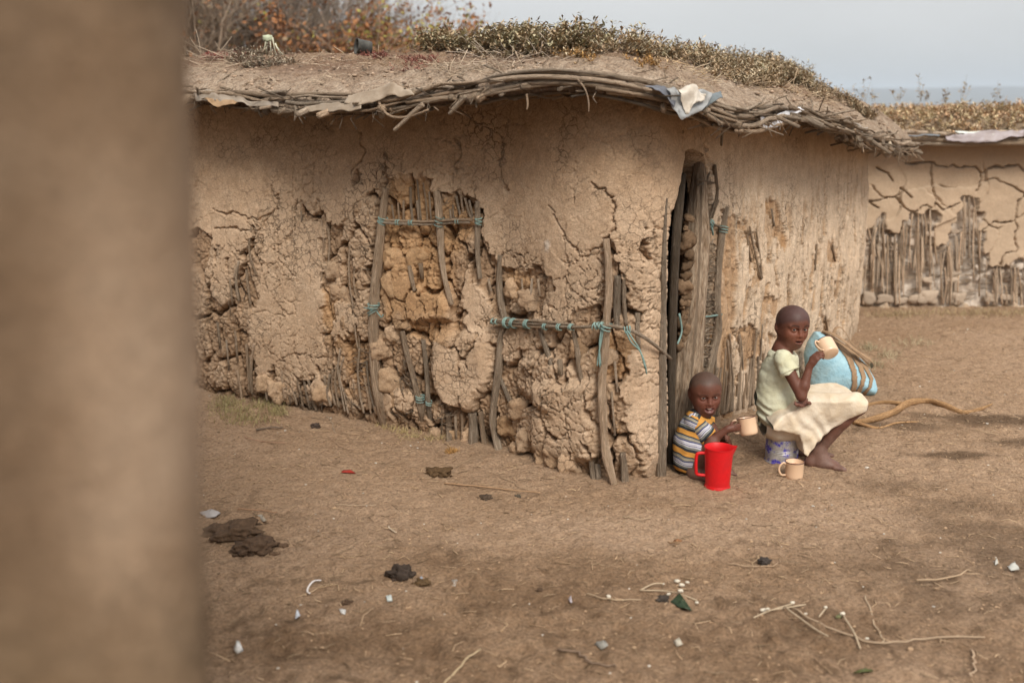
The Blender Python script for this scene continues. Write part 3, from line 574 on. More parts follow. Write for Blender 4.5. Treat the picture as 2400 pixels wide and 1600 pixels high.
# loose clods: lumps of daub held between the sticks
def rock(r, seed, sq=(1, 1, 0.8), n=4, amp=0.6, scale=1.4, blocky=True):
    bm = bmesh.new(); bmesh.ops.create_icosphere(bm, subdivisions=n, radius=1); V = np.array([v.co[:] for v in bm.verts]); F = [tuple(v.index for v in f.verts) for f in bm.faces]; bm.free()
    d = 1 + amp * fbm(V[:, 0] * scale + seed, V[:, 1] * scale, V[:, 2] * scale + seed, seed=seed % 17, o=3) + 0.2 * np.abs(fbm(V[:, 0] * 4, V[:, 1] * 4, V[:, 2] * 4 + seed, o=3))
    c = np.abs(V).max(1); d = d * (1 / np.maximum(c, 0.6)) ** (0.5 if blocky else 0)
    return V * d[:, None] * np.array(sq) * r, F
for i, (x, y, r, o) in enumerate(((880, 800, 24, -.02), (905, 770, 20, -.03), (925, 735, 20, -.02), (895, 870, 24, -.02), (915, 915, 20, -.03), (1003, 1000, 17, -.02), (1045, 1005, 16, -.02), (1068, 905, 20, .0), (1080, 1000, 18, -.03), (1165, 980, 20, -.02), (1210, 1010, 26, -.02), (1250, 1045, 22, 0),
                                   (1190, 940, 22, 0), (1215, 690, 22, -.02), (1180, 660, 20, -.02), (1405, 820, 16, -.02), (1410, 900, 17, -.02), (1345, 830, 18, -.02), (1330, 800, 18, -.02), (1310, 1065, 26, .01), (1270, 1050, 22, .02), (1190, 1030, 16, .02), (740, 900, 20, 0), (640, 900, 22, -.01), (610, 880, 18, 0), (830, 480, 14, -.02),
                                   (930, 420, 20, -.035), (1030, 460, 16, -.03), (960, 590, 22, -.03), (905, 590, 24, -.025), (900, 650, 26, -.02), (800, 740, 14, -.02), (770, 620, 20, -.03), (780, 670, 18, -.03), (835, 650, 12, -.03), (1350, 985, 20, -.02), (1425, 980, 12, -.02), (1150, 1010, 14, -.04), (820, 880, 12, -.03), (800, 860, 12, -.04))):
    V, F = rock(1, i * 3 + 1, (1, 0.62, 1.05)); c = Wp(x * K, y * K, o - 0.022); s = r * K / FPX * np.linalg.norm(c - np.array([0, 0, CAM_H])); V = V * s
    tone = inner + (oran - inner) * (0.8 if (860 < x < 1010 and y < 760) else rng.uniform(0, 0.7)); tone = (tone + (t1 - tone) * rng.uniform(0, 0.5)) * rng.uniform(0.8, 1.05)
    put('mud_clod', mesh_np('mud_clod', V, F, M['plaster'], True, tone), hut, loc=None).data.transform(Matrix.Translation(c))
# ================================================================== the doorway
def gnarl(name, pts, w, out, k=1.0, n=28, twist=3.0, amp=0.2, outs=None):
    q = dp(pts); P = np.array([Wp(u, v, out if outs is None else outs[i_]) for i_, (u, v) in enumerate(q)]); W = np.asarray(w, float)
    for i, (u, v) in enumerate(q): P[i] = at(u, v, P[i][1])
    R = W * K / FPX * np.linalg.norm(P - np.array([0, 0, CAM_H]), axis=1) * 0.5; P[-1][2] = -0.03
    Q = catmull(np.concatenate([P, R[:, None]], 1), 14); V, F, UV = tube_np(Q[:, :3], Q[:, 3], n); m = len(Q); c = np.repeat(Q[:, :3], n, 0); d = V[:m * n] - c
    a = UV[:m * n, 0] * 6.283; L = UV[:m * n, 1]
    rid = np.abs(np.sin(a * 3.5 + twist * L + 1.5 * vnoise(L * 4, a))) ** 0.7 - 0.5 + 0.7 * fbm(np.cos(a) * 3 + 9, np.sin(a) * 3, L * 2.5, seed=7, o=3)
    V[:m * n] = c + d * (1 + amp * rid)[:, None]
    b = Bag(); b.add(V, F, UV, wcol(k)); return put(name, b.mesh(name, M['wood']), hut)
gnarl('door_trunk', [(1608, 374), (1605, 420), (1600, 500), (1599, 560), (1595, 640), (1590, 720), (1584, 800), (1578, 880), (1573, 950), (1572, 1015)], [20, 34, 48, 54, 57, 58, 60, 64, 70, 78], -0.10, 0.9, amp=0.3, outs=[-.26, -.22, -.16, -.12, -.10, -.08, -.07, -.06, -.05, -.04])
gnarl('door_post', [(1532, 455), (1527, 520), (1524, 620), (1522, 720), (1520, 820), (1520, 920), (1519, 1010), (1519, 1086)], [4, 9, 13, 17, 20, 22, 23, 24], 0.0, 0.95, 20, 0.5, 0.07)
gnarl('door_board', [(1570, 400), (1560, 470), (1552, 560), (1546, 700), (1543, 850), (1541, 1000), (1540, 1080)], [12, 20, 20, 20, 18, 16, 14], -0.14, 0.35, 16, 0, 0.1)
wstick('post', [(1668, 476), (1660, 530), (1652, 590), (1648, 650), (1646, 700), (1648, 750), (1640, 800), (1628, 850), (1625, 900)], [13, 15, 17, 17, 18, 19, 22, 22, 24], 0.01, 10, 0.95, 0.2)
wstick('post', [(1640, 380), (1645, 440), (1640, 480)], [10, 12, 10], -0.01, 8, 0.8, 0.15)
for p in ([(1602, 412), (1638, 420)], [(1604, 425), (1640, 420)], [(1632, 512), (1668, 528)], [(1625, 520), (1640, 470), (1650, 430)], [(1636, 500), (1650, 460)], [(1612, 470), (1622, 420), (1630, 395)]): wstick('stick', p, 5, 0.015, 6, 0.9, 0.1)
for a in ((1632, 512, 16, 14, 0.0, 3, .8), (1662, 527, 20, 12, 0.02, 4, .2), (1608, 735, 14, 22, -0.02, 4, 0)): wrap(*a)
for pts in ([(1606, 738), (1618, 728), (1632, 726), (1658, 722)], [(1608, 728), (1600, 742), (1608, 756)], [(1560, 720), (1566, 760), (1556, 790)], [(1634, 515), (1638, 540)]): tube_obj('twine', [Wp(u, v, 0.03 if u > 1600 else -0.1) for u, v in dp(pts)], 0.006, M['twine'], hut, n=5, smoothn=4, wob=0.3)
# stacked clods inside the jamb
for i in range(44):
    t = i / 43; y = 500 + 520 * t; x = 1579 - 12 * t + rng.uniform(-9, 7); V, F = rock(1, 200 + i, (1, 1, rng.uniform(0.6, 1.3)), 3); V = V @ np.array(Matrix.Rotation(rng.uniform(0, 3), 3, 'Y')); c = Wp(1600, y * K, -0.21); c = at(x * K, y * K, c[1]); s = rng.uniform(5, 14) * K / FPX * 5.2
    put('mud_clod', mesh_np('mud_clod', V * s + c, F, M['plaster'], True, inner * np.array([.9, .85, .8]) * rng.uniform(0.35, 0.7)), hut)  # doorway shade put into the clods' dark colour
# woven roots between trunk and post
b = Bag()
for i in range(300):
    y = rng.uniform(555, 885); x0 = 1616 - (y - 555) * 0.03; wv = 22 - (y - 555) * 0.03; x = x0 + rng.uniform(0, wv); a = rng.normal() * 0.5; L = rng.uniform(8, 22)
    q = dp([(x, y), (x + math.cos(a) * L * 0.5, y + math.sin(a) * L * 0.5 - rng.uniform(0, 5)), (min(x + math.cos(a) * L, 1650), y + math.sin(a) * L)])
    b.tube([Wp(u, v, rng.uniform(-0.02, 0.02)) for u, v in q], rng.uniform(0.0018, 0.0035), 4, wcol(rng.uniform(0.9, 1.9)))
put('woven_roots', b.mesh('woven_roots', M['wood']), hut, kind='stuff')
# vertical sticks along the foot of the right-hand wall
for i in range(26):
    x = 1640 + i * 4.6 + rng.uniform(-2, 2); y1 = 958 - (x - 1640) * 0.30; y0 = y1 - rng.uniform(50, 190); wstick('stick', [(x + rng.uniform(-3, 9), y0), (x + rng.uniform(-2, 4), (y0 + y1) / 2), (x - 3, y1)], rng.uniform(3.5, 6.5), rng.uniform(-0.012, 0.004), 6, rng.uniform(1.1, 1.7), 0.12)
for p in ([(1722, 520), (1732, 570), (1748, 640)], [(1736, 525), (1744, 580), (1750, 640)], [(1912, 560), (1918, 600)], [(1876, 560), (1872, 620)], [(1893, 700), (1900, 760)], [(1772, 480), (1778, 520)], [(1716, 540), (1724, 600)]): wstick('stick', p, 5, -0.006, 6, 1.2, 0.1)
# dark earth floor inside and a closing partition so that the doorway looks into a room
# ================================================================== eave: poles, rafter ends, rags
def eave_pt(i, dz=0.0, din=0.0): i = int(i) % len(es); return np.array([eP[i, 0] - en[i, 0] * din, eP[i, 1] - en[i, 1] * din, ez[i] + dz])
ia, ib = s_of(-2.9, 6.75), s_of(2.75, 8.3); na, nb = int(ia / 0.02), int(ib / 0.02)
for dz, din, r, seg in ((0.080, -0.008, 0.0125, 55), (0.062, -0.020, 0.010, 40), (0.016, -0.010, 0.0125, 60), (0.004, 0.025, 0.010, 45), (0.070, -0.016, 0.007, 34), (0.022, -0.02, 0.007, 30), (0.042, 0.006, 0.009, 40)):
    i = na
    while i < nb:
        n_ = int(seg * rng.uniform(0.7, 1.2)); j = min(i + n_, nb + 3); ph = rng.uniform(0, 6); sl_ = rng.normal() * 0.0005
        pts = [eave_pt(k, dz + sl_ * (k - i) + 0.008 * math.sin(k * 0.19 + ph) + rng.uniform(-.005, .005), din + 0.012 * math.sin(k * 0.11 + ph)) for k in range(i, j, 5)]
        if len(pts) > 2: tube_obj('eave_pole', pts, np.linspace(r * 1.15, r * 0.7, len(pts)), M['wood'], roof, n=8, col=wcol(rng.uniform(0.9, 1.8)), smoothn=2, wob=0.14, seed=i)
        i += int(n_ * 0.9)
i = na
while i < nb:
    e0 = eave_pt(i, 0.03, 0.1); out = np.array([en[i, 0], en[i, 1], 0]); tg = np.array([-out[1], out[0], 0]); L = rng.uniform(0.09, 0.17) if rng.random() > 0.12 else rng.uniform(0.2, 0.27)
    d = out + tg * rng.normal(-0.3, 0.45); d /= np.linalg.norm(d); r = rng.uniform(0.008, 0.022); dz = rng.uniform(-0.045, -0.005) * (1.6 if L > 0.2 else 1)
    tube_obj('rafter', [e0 - d * 0.05, e0 + d * L * 0.5, e0 + d * L + np.array([0, 0, dz])], [r * 1.1, r, r * 0.85], M['wood'], roof, n=7, col=wcol(rng.uniform(0.8, 1.8)), wob=0.22, seed=i)
    i += int(rng.uniform(3, 8))
# a dark gap filler of twigs and bark behind the poles
b = Bag()
for i in range(na, nb):
    for _ in range(3):
        p = eave_pt(i, rng.uniform(-0.005, 0.085), rng.uniform(0.0, 0.09)); d = np.array([-en[i, 1], en[i, 0], 0]) * rng.choice([-1, 1]) + np.array([en[i, 0], en[i, 1], 0]) * rng.normal() * 0.5 + np.array([0, 0, rng.normal() * 0.25])
        L = rng.uniform(0.04, 0.16); b.tube([p, p + d * L * .5 + rng.normal(0, .006, 3), p + d * L], rng.uniform(0.002, 0.006), 4, wcol(rng.uniform(0.5, 1.5)))
for _ in range(60):
    i = rng.integers(na, nb); p = eave_pt(i, rng.uniform(0.0, 0.05), -0.02); L = rng.uniform(0.03, 0.1); b.tube([p, p + np.array([rng.normal() * .02, -0.01, -L * .5]), p + np.array([rng.normal() * .03, -.01, -L])], rng.uniform(0.0015, 0.003), 4, wcol(rng.uniform(0.7, 1.8)))
put('eave_twigs', b.mesh('eave_twigs', M['wood']), roof, kind='stuff')
# photographed loose pieces at the eave
def eave_px(u, v, out=0.0):
    uu, vv = proj(np.concatenate([eP, (ez + 0.04)[:, None]], 1)); k = np.argmin(np.abs(uu - u) + (en[:, 1] > 0.35) * 9e9); return at(u, v, eP[k, 1] + en[k, 1] * out)
for pts, w in (([(972, 240), (950, 258), (925, 282), (905, 300)], [13, 12, 11, 9]), ([(870, 232), (878, 250), (900, 268), (940, 268), (985, 252)], [7, 7, 7, 6, 5]), ([(1070, 222), (1052, 240), (1032, 262)], [12, 14, 10]), ([(1210, 216), (1212, 240), (1210, 252)], [5, 5, 3]), ([(1325, 180), (1344, 205), (1352, 235), (1352, 258)], [4, 4, 4, 2]),
               ([(680, 240), (680, 262), (676, 278)], [8, 8, 4]), ([(1500, 205), (1560, 225), (1620, 262), (1660, 285)], [10, 10, 10, 9]), ([(1690, 270), (1697, 300), (1700, 308)], [7, 6, 4]), ([(1940, 285), (1990, 315), (2030, 345), (2058, 362)], [9, 9, 8, 6]), ([(2000, 330), (2040, 348), (2062, 350)], [8, 7, 6]),
               ([(1690, 300), (1740, 302), (1790, 285), (1830, 280)], [9, 12, 12, 8]), ([(1900, 262), (1915, 292)], [5, 4]), ([(2040, 300), (2055, 318), (2048, 345)], [7, 8, 6]), ([(655, 250), (640, 262)], [10, 8]), ([(505, 240), (520, 232)], [14, 12])):
    P = [eave_px(x * K, y * K, 0.05) for x, y in pts]; tube_obj('branch', P, np.array(w) * K / FPX * P[0][1] * 0.5, M['wood'], roof, n=7, col=wcol(1.6), smoothn=4, wob=0.15)
def rag(pts_top, pts_bot, col, name='plastic_sheet', out=0.06, nz_=8, parent=None, drape=0.02, seed=0, mat='plastic'):
    T = catmull([eave_px(x * K, y * K, out) if len((x, y)) == 2 else 0 for x, y in pts_top], 8); B = catmull([eave_px(x * K, y * K, out + 0.03) for x, y in pts_bot], 8); n_ = min(len(T), len(B)); T, B = T[:n_], B[:n_]
    t = np.linspace(0, 1, nz_)[None, :, None]; V = T[:, None] * (1 - t) + B[:, None] * t; sc_ = V.reshape(-1, 3)
    w = drape * fbm(sc_[:, 0] * 14 + seed, sc_[:, 2] * 14, sc_[:, 1] * 5, seed=seed, o=3); V = sc_ + np.stack([w * .3, -np.abs(w), w * 0.8], 1)
    me = mesh_np(name, V, grid_faces(n_, nz_), M[mat], True, col); o = put(name, me, parent or roof); sl = o.modifiers.new('thickness', 'SOLIDIFY'); sl.thickness = 0.002; return o
rag([(1525, 212), (1560, 208), (1600, 212), (1632, 222)], [(1540, 238), (1570, 262), (1605, 250), (1625, 240)], (0.34, 0.36, 0.38), seed=1, drape=.05)
rag([(1556, 210), (1578, 204), (1600, 206), (1622, 214)], [(1562, 232), (1580, 258), (1594, 240), (1614, 236)], (0.62, 0.58, 0.52), out=.08, seed=2, drape=.05)
rag([(1480, 196), (1520, 196), (1555, 215)], [(1490, 205), (1525, 218), (1550, 240)], (0.12, 0.13, 0.16), seed=3, drape=.04)
rag([(1742, 270), (1775, 268), (1805, 258), (1850, 246)], [(1755, 292), (1785, 290), (1808, 276), (1842, 258)], (0.72, 0.75, 0.82), seed=4, drape=.025)
rag([(1600, 225), (1640, 214), (1655, 210)], [(1620, 250), (1645, 228), (1660, 226)], (0.14, 0.17, 0.19), seed=5, drape=.03)
rag([(800, 222), (850, 205), (900, 196), (940, 205)], [(790, 240), (850, 232), (910, 222), (952, 222)], (0.36, 0.29, 0.22), seed=6, drape=.03, out=0.03)
rag([(700, 240), (770, 238), (830, 232)], [(710, 252), (775, 256), (830, 250)], (0.30, 0.24, 0.18), seed=7, drape=.02)
rag([(445, 212), (500, 208), (560, 228), (640, 236)], [(450, 232), (510, 236), (570, 240), (640, 248)], (0.32, 0.27, 0.22), seed=8, drape=.03, out=.04)
rag([(470, 225), (500, 230), (545, 236)], [(480, 236), (505, 246), (540, 240)], (0.34, 0.22, 0.12), seed=9, drape=.03, out=.07)
rag([(1935, 262), (1975, 285), (2020, 320)], [(1940, 285), (1980, 310), (2015, 340)], (0.42, 0.38, 0.33), seed=10, drape=.04)
rag([(2020, 318), (2040, 318), (2052, 335)], [(2012, 338), (2030, 352), (2045, 345)], (0.55, 0.46, 0.34), seed=11, drape=.03, out=.09)
# ================================================================== inside of the hut: dark earth back wall behind the doorway
# ================================================================== bodies and soft things: one continuous surface from blended volumes
class Field:
    def __init__(s, lo, hi, h):
        s.lo = np.array(lo, float); s.h = h; s.n = np.ceil((np.array(hi) - s.lo) / h).astype(int) + 1
        s.D = np.full(s.n, 0.06, np.float32)
    def box(s, lo, hi):
        a = np.clip(np.floor((np.array(lo) - s.lo) / s.h).astype(int), 0, s.n); b = np.clip(np.ceil((np.array(hi) - s.lo) / s.h).astype(int) + 1, 0, s.n)
        if np.any(b <= a): return None, None
        g = [s.lo[i] + s.h * np.arange(a[i], b[i]) for i in range(3)]
        return tuple(slice(a[i], b[i]) for i in range(3)), np.stack(np.meshgrid(*g, indexing='ij'), -1)
    def mix(s, sl, d, k, op):
        D = s.D[sl]; d = d.astype(np.float32)
        if op == 'add':
            h = np.clip(k - np.abs(D - d), 0, None) / k; s.D[sl] = np.minimum(D, d) - h * h * k * 0.25
        else:
            h = np.clip(k - np.abs(D + d), 0, None) / k; s.D[sl] = np.maximum(D, -d) + h * h * k * 0.25
    def cone(s, a, b, ra, rb=None, k=0.02, op='add'):
        a, b = np.array(a, float), np.array(b, float); rb = ra if rb is None else rb; m = max(ra, rb) + k + 0.012
        sl, P = s.box(np.minimum(a, b) - m, np.maximum(a, b) + m)
        if sl is None: return
        e = b - a; t = np.clip(((P - a) @ e) / (e @ e + 1e-12), 0, 1)
        s.mix(sl, np.linalg.norm(P - a - t[..., None] * e, axis=-1) - (ra + (rb - ra) * t), k, op)
    def chain(s, pts, rads, k=0.02, op='add'):
        for i in range(len(pts) - 1): s.cone(pts[i], pts[i + 1], rads[i], rads[i + 1], k, op)
    def ell(s, c, r, R=None, k=0.02, op='add'):
        c = np.array(c, float); r = np.array(r, float); m = max(r) + k + 0.012
        sl, P = s.box(c - m, c + m)
        if sl is None: return
        q = P - c
        if R is not None: q = q @ R                              # columns of R are the ellipsoid's axes
        k0 = np.linalg.norm(q / r, axis=-1); k1 = np.linalg.norm(q / r ** 2, axis=-1) + 1e-9
        s.mix(sl, k0 * (k0 - 1) / k1, k, op)
    def plane(s, c, n, within=None):
        """cut away everything on the side n points to, inside the sphere within = (centre, radius)"""
        c, n = np.array(c, float), np.array(n, float); n /= np.linalg.norm(n); w, r = within; w = np.array(w, float)
        sl, P = s.box(w - r, w + r); d = (P - c) @ n; ins = np.linalg.norm(P - w, axis=-1) - r; s.mix(sl, np.maximum(-d, ins), 0.004, 'sub')
    def surface(s):
        D = s.D; S = D < 0; A = [S[i:S.shape[0] - 1 + i, j:S.shape[1] - 1 + j, k:S.shape[2] - 1 + k] for i in (0, 1) for j in (0, 1) for k in (0, 1)]
        al = np.logical_and.reduce(A); an = np.logical_or.reduce(A); act = an & ~al; ci = np.argwhere(act); idm = np.full(act.shape, -1, np.int64); idm[act] = np.arange(len(ci))
        acc = np.zeros((len(ci), 3)); cnt = np.zeros(len(ci)); o8 = [(i, j, k) for i in (0, 1) for j in (0, 1) for k in (0, 1)]
        for a in o8:
            for ax in range(3):
                if a[ax] == 0:
                    b = list(a); b[ax] = 1; d0 = D[ci[:, 0] + a[0], ci[:, 1] + a[1], ci[:, 2] + a[2]]; d1 = D[ci[:, 0] + b[0], ci[:, 1] + b[1], ci[:, 2] + b[2]]
                    m = (d0 < 0) != (d1 < 0); t = np.where(m, d0 / np.where(m, d0 - d1, 1), 0); p = np.tile(np.array(a, float), (len(ci), 1)); p[:, ax] += t; acc[m] += p[m]; cnt[m] += 1
        V = s.lo + s.h * (ci + acc / np.maximum(cnt, 1)[:, None]); F = []
        for ax in range(3):
            o1, o2 = (ax + 1) % 3, (ax + 2) % 3; sl0 = [slice(None)] * 3; sl1 = [slice(None)] * 3; sl0[ax] = slice(0, -1); sl1[ax] = slice(1, None)
            cr = S[tuple(sl0)] != S[tuple(sl1)]; e = np.argwhere(cr); e = e[(e[:, o1] > 0) & (e[:, o2] > 0) & (e[:, o1] < act.shape[o1]) & (e[:, o2] < act.shape[o2])]
            def g(d1, d2): q = e.copy(); q[:, o1] += d1; q[:, o2] += d2; return idm[q[:, 0], q[:, 1], q[:, 2]]
            f = np.stack([g(-1, -1), g(0, -1), g(0, 0), g(-1, 0)], -1); ins = S[e[:, 0], e[:, 1], e[:, 2]]; f[~ins] = f[~ins][:, ::-1]; F.append(f)
        F = np.concatenate(F); return V, F[(F >= 0).all(1)]
def smooth_mesh(V, F, it=2, lam=0.5):
    E = np.concatenate([F[:, [0, 1]], F[:, [1, 2]], F[:, [2, 3]], F[:, [3, 0]]]); n = len(V)
    for _ in range(it):
        A = np.zeros((n, 3)); c = np.zeros(n)
        for x in range(3): A[:, x] = np.bincount(E[:, 0], V[E[:, 1], x], n) + np.bincount(E[:, 1], V[E[:, 0], x], n)
        c = np.bincount(E[:, 0], minlength=n) + np.bincount(E[:, 1], minlength=n); V = V + lam * (A / np.maximum(c, 1)[:, None] - V)
    return V
def unit(v): v = np.array(v, float); return v / np.linalg.norm(v)
def hand(f, wrist, d, n, S, curl, right=True, spread=0.0, thumb=0.6, kk=0.004, w=0.5):
    """palm and five fingers. d: wrist to knuckles, n: the way the palm faces, S: hand length, curl: per-finger bend (radians per joint)"""
    d = unit(d); n = unit(np.array(n) - d * np.dot(n, d)); s = np.cross(d, n) * (1 if right else -1); W = np.array(wrist, float)
    R = np.stack([d, s, n], 1); f.ell(W + d * 0.27 * S, (0.27 * S, 0.205 * S, 0.095 * S), R, 0.012); f.cone(W - d * 0.05 * S, W + d * 0.2 * S, 0.115 * S, 0.12 * S, 0.012)
    tips = []
    for i, (o, L) in enumerate(((0.15, 0.46), (0.05, 0.51), (-0.055, 0.48), (-0.15, 0.38))):
        p = W + d * (0.47 - 0.02 * abs(i - 1.3)) * S + s * o * S; a = curl[i] * w; q = [W + d * 0.3 * S + s * o * 0.8 * S, p]; dd = unit(d + s * spread * (1.5 - i))
        for j, seg in enumerate((0.45, 0.31, 0.24)):
            a_ = a if j == 0 else a + curl[i] * j; dr = dd * math.cos(a_) + n * math.sin(a_); q.append(q[-1] + dr * L * S * seg)
        r = (0.062, 0.058, 0.052, 0.047, 0.042) if i < 3 else (0.052, 0.050, 0.045, 0.041, 0.037); f.chain(q, [x * S for x in r], kk); tips.append(q[-1])
    t0 = W + d * 0.12 * S + s * 0.10 * S + n * 0.03 * S; t1 = t0 + unit(d * 0.55 + s * 0.6 + n * thumb * 0.6) * 0.24 * S; t2 = t1 + unit(d * 0.75 + s * (0.25 - thumb * 0.3) + n * thumb) * 0.18 * S; t3 = t2 + unit(d * 0.8 + n * thumb * 1.3 - s * thumb * 0.4) * 0.14 * S
    f.chain([t0, t1, t2, t3], [0.085 * S, 0.065 * S, 0.054 * S, 0.045 * S], kk); return tips
def foot(f, heel, toe, S, ankle, rz=0.0):
    """foot of length S, heel and toe tip on the ground"""
    h, t = np.array(heel, float), np.array(toe, float); d = unit(t - h); up = np.array([0, 0, 1.0]); s = np.cross(d, up)
    f.cone(h + d * 0.12 * S + up * 0.13 * S, ankle, 0.14 * S, 0.135 * S, 0.03); f.chain([h + d * .12 * S + up * .12 * S, h + d * .4 * S + up * .17 * S, h + d * .68 * S + up * .11 * S], [.125 * S, .125 * S, .10 * S], 0.03)
    f.cone(ankle, h + d * .5 * S + up * .16 * S, 0.11 * S, .09 * S, 0.03)
    for o in (-0.1, 0.0, 0.1): f.chain([h + d * .35 * S + s * o * .7 * S + up * .09 * S, h + d * .76 * S + s * o * 1.1 * S + up * .075 * S], [.085 * S, .07 * S], 0.02)
    for i, (o, L, r) in enumerate(((0.15, 1.0, .058), (0.065, .985, .042), (-0.005, .95, .038), (-0.07, .905, .036), (-0.13, .85, .036))):
        f.chain([h + d * .72 * S + s * o * S + up * .065 * S, h + d * (L - .08) * S + s * o * 1.05 * S + up * .055 * S, h + d * (L - r * .6) * S + s * o * 1.05 * S + up * .04 * S], [r * 1.15 * S, r * S, r * .95 * S], 0.004)
def head(f, c, H, yaw_to, pitch=0.0, roll=0.0, mouth=0.02, ear=1.0, baby=0.0):
    """c: middle of the head, H: chin-to-crown height, yaw_to: horizontal direction the face looks to. Returns frame and feature positions"""
    fw = unit((yaw_to[0], yaw_to[1], 0)); up = np.array([0, 0, 1.0]); sd = np.cross(fw, up)      # sd: the head's right
    fw, up = fw * math.cos(pitch) + up * math.sin(pitch), up * math.cos(pitch) - fw * math.sin(pitch)
    sd, up = sd * math.cos(roll) + up * math.sin(roll), up * math.cos(roll) - sd * math.sin(roll)
    R = np.stack([fw, sd, up], 1); L = lambda a, b, z: c + R @ (np.array([a, b, z]) * H); E = lambda p, r, k=0.03, op='add': f.ell(L(*p), np.array(r) * H, R, k * H / 0.2, op)
    E((-0.05, 0, 0.16), (0.415, 0.355 + 0.01 * baby, 0.345)); E((0.09, 0, 0.20), (0.295, 0.30, 0.27)); E((-0.02, 0, 0.02), (0.36, 0.325, 0.33))
    E((0.12, 0, -0.14), (0.265, 0.265, 0.29)); E((0.19, 0, -0.36), (0.15, 0.14, 0.12)); E((0.265, 0, -0.40), (0.075, 0.085, 0.07), 0.02)
    for s_ in (-1, 1):
        E((0.20, 0.165 * s_, -0.13), (0.13, 0.12, 0.13 + 0.02 * baby), 0.02); f.cone(L(0.0, .25 * s_, -.14), L(0.2, 0.10 * s_, -.37), 0.075 * H, 0.06 * H, 0.03)
        E((0.385, 0.145 * s_, 0.035), (0.075, 0.095, 0.062), 0.022, 'sub'); f.cone(L(0.365, .07 * s_, .10), L(0.30, .235 * s_, .105), 0.038 * H, 0.03 * H, 0.012)
    # nose
    f.chain([L(.365, 0, .08), L(.40, 0, -.02), L(.435, 0, -.10)], [.030 * H, .033 * H, .050 * H], 0.010)
    for s_ in (-1, 1): E((.392, .055 * s_, -.118), (.045, .036, .036), 0.007)
    for s_ in (-1, 1): E((.435, .028 * s_, -.152), (.02, .018, .018), 0.004, 'sub')
    # lips
    mo = mouth; E((.345, 0, -.255), (.085, .12, .10), 0.02)
    for z, r, ww in ((-.222 + mo * .35, .026, .095), (-.285 - mo * .65, .031, .085)):
        f.chain([L(.325, -ww, -.252), L(.402, -ww * .45, z), L(.412, 0, z - .002), L(.402, ww * .45, z), L(.325, ww, -.252)], [.012 * H, r * H, r * H, r * H, .012 * H], 0.006)
    E((.41, 0, -.253 - mo * .15), (.08, .085 + mo, .010 + mo), 0.004, 'sub')
    # eyes: lids around the ball, opened by an almond cut
    eyes = []
    for s_ in (-1, 1):
        ec = (0.295, 0.142 * s_, 0.025); f.ell(L(*ec), np.array((.083, .083, .080)) * H, R, 0.004); E((.375, .146 * s_, 0.028), (.05, .056, .020), 0.003, 'sub'); eyes.append((L(0.302, 0.144 * s_, 0.024), 0.068 * H))
    for s_ in (-1, 1):
        a = np.array([-0.08, 0.35 * s_, -0.03]); Re = R @ np.array(Matrix.Rotation(-0.35 * s_, 3, 'Z')); f.ell(L(*a), np.array((.075, .035, .125)) * H * ear, Re, 0.010)
        f.ell(L(-0.05, .385 * s_, -.015), np.array((.045, .022, .075)) * H * ear, Re, 0.004, 'sub'); f.ell(L(-0.115, .375 * s_, .0), np.array((.03, .018, .09)) * H * ear, Re, 0.006)
    return R, L, eyes
SKIN = np.array([0.145, 0.058, 0.038])
def skin_mat(name, dust=0.0):
    m = material(name, (1, 1, 1), 0.54, attr=True, var=0.6, vscale=34, vcol=(0.72, 0.66, 0.66), grain=(160, 0.14), bump=((70, 0.15, 0.003), (240, 0.2, 0.002)), spec=0.34)
    b = m.node_tree.nodes['Principled BSDF']; b.inputs['Subsurface Weight'].default_value = 0.05; b.inputs['Subsurface Radius'].default_value = (0.01, 0.003, 0.002); return m
M['skin'] = skin_mat('dark_skin')
def simple(name, col, rough=0.5, metal=0.0, spec=0.5, coat=0.0):
    m = material(name, col, rough, spec=spec, grain=(50, 0.04)); b = m.node_tree.nodes['Principled BSDF']; b.inputs['Metallic'].default_value = metal; b.inputs['Coat Weight'].default_value = coat; return m
M['eyewhite'] = simple('eye_white', (0.24, 0.20, 0.185), 0.3); M['iris'] = simple('dark_iris', (0.012, 0.007, 0.005), 0.08); M['teeth'] = simple('teeth', (0.75, 0.72, 0.65), 0.3); M['mouth'] = simple('mouth_inside', (0.12, 0.02, 0.02), 0.5)
def ball(name, c, r, mat, parent, sq=(1, 1, 1), R=None, n=3, col=None):
    bm = bmesh.new(); bmesh.ops.create_icosphere(bm, subdivisions=n, radius=1); V = np.array([v.co[:] for v in bm.verts]) * np.array(sq) * r; F = [tuple(v.index for v in f.verts) for f in bm.faces]; bm.free()
    if R is not None: V = V @ R.T
    return put(name, mesh_np(name, V + c, F, mat, True, col), parent)
def eyes_of(eyes, R, look, parent):
    for c, r in eyes:
        e = ball('eye', c, r, M['eyewhite'], parent); d = unit(unit(np.array(look) - c) + R[:, 0] * 0.8 + R[:, 2] * -0.05); s = unit(np.cross(d, [0, 0, 1.0])); u = np.cross(s, d); ball('iris', c + d * r * 0.50, r * 0.62, M['iris'], e, (1.0, 1, 0.86), np.stack([s, u, d], 1))
def near_pts(V, pts, r):
    d = np.full(len(V), 9.0)
    for p in pts: d = np.minimum(d, np.linalg.norm(V - p, axis=1))
    return sstep(r, r * 0.55, d)[:, None]
CAMP = np.array([0, 0, CAM_H]); P6 = lambda x, y, Y: at(*c6(x, y), Y); G6 = lambda x, y, z=0: G(*c6(x, y), z)
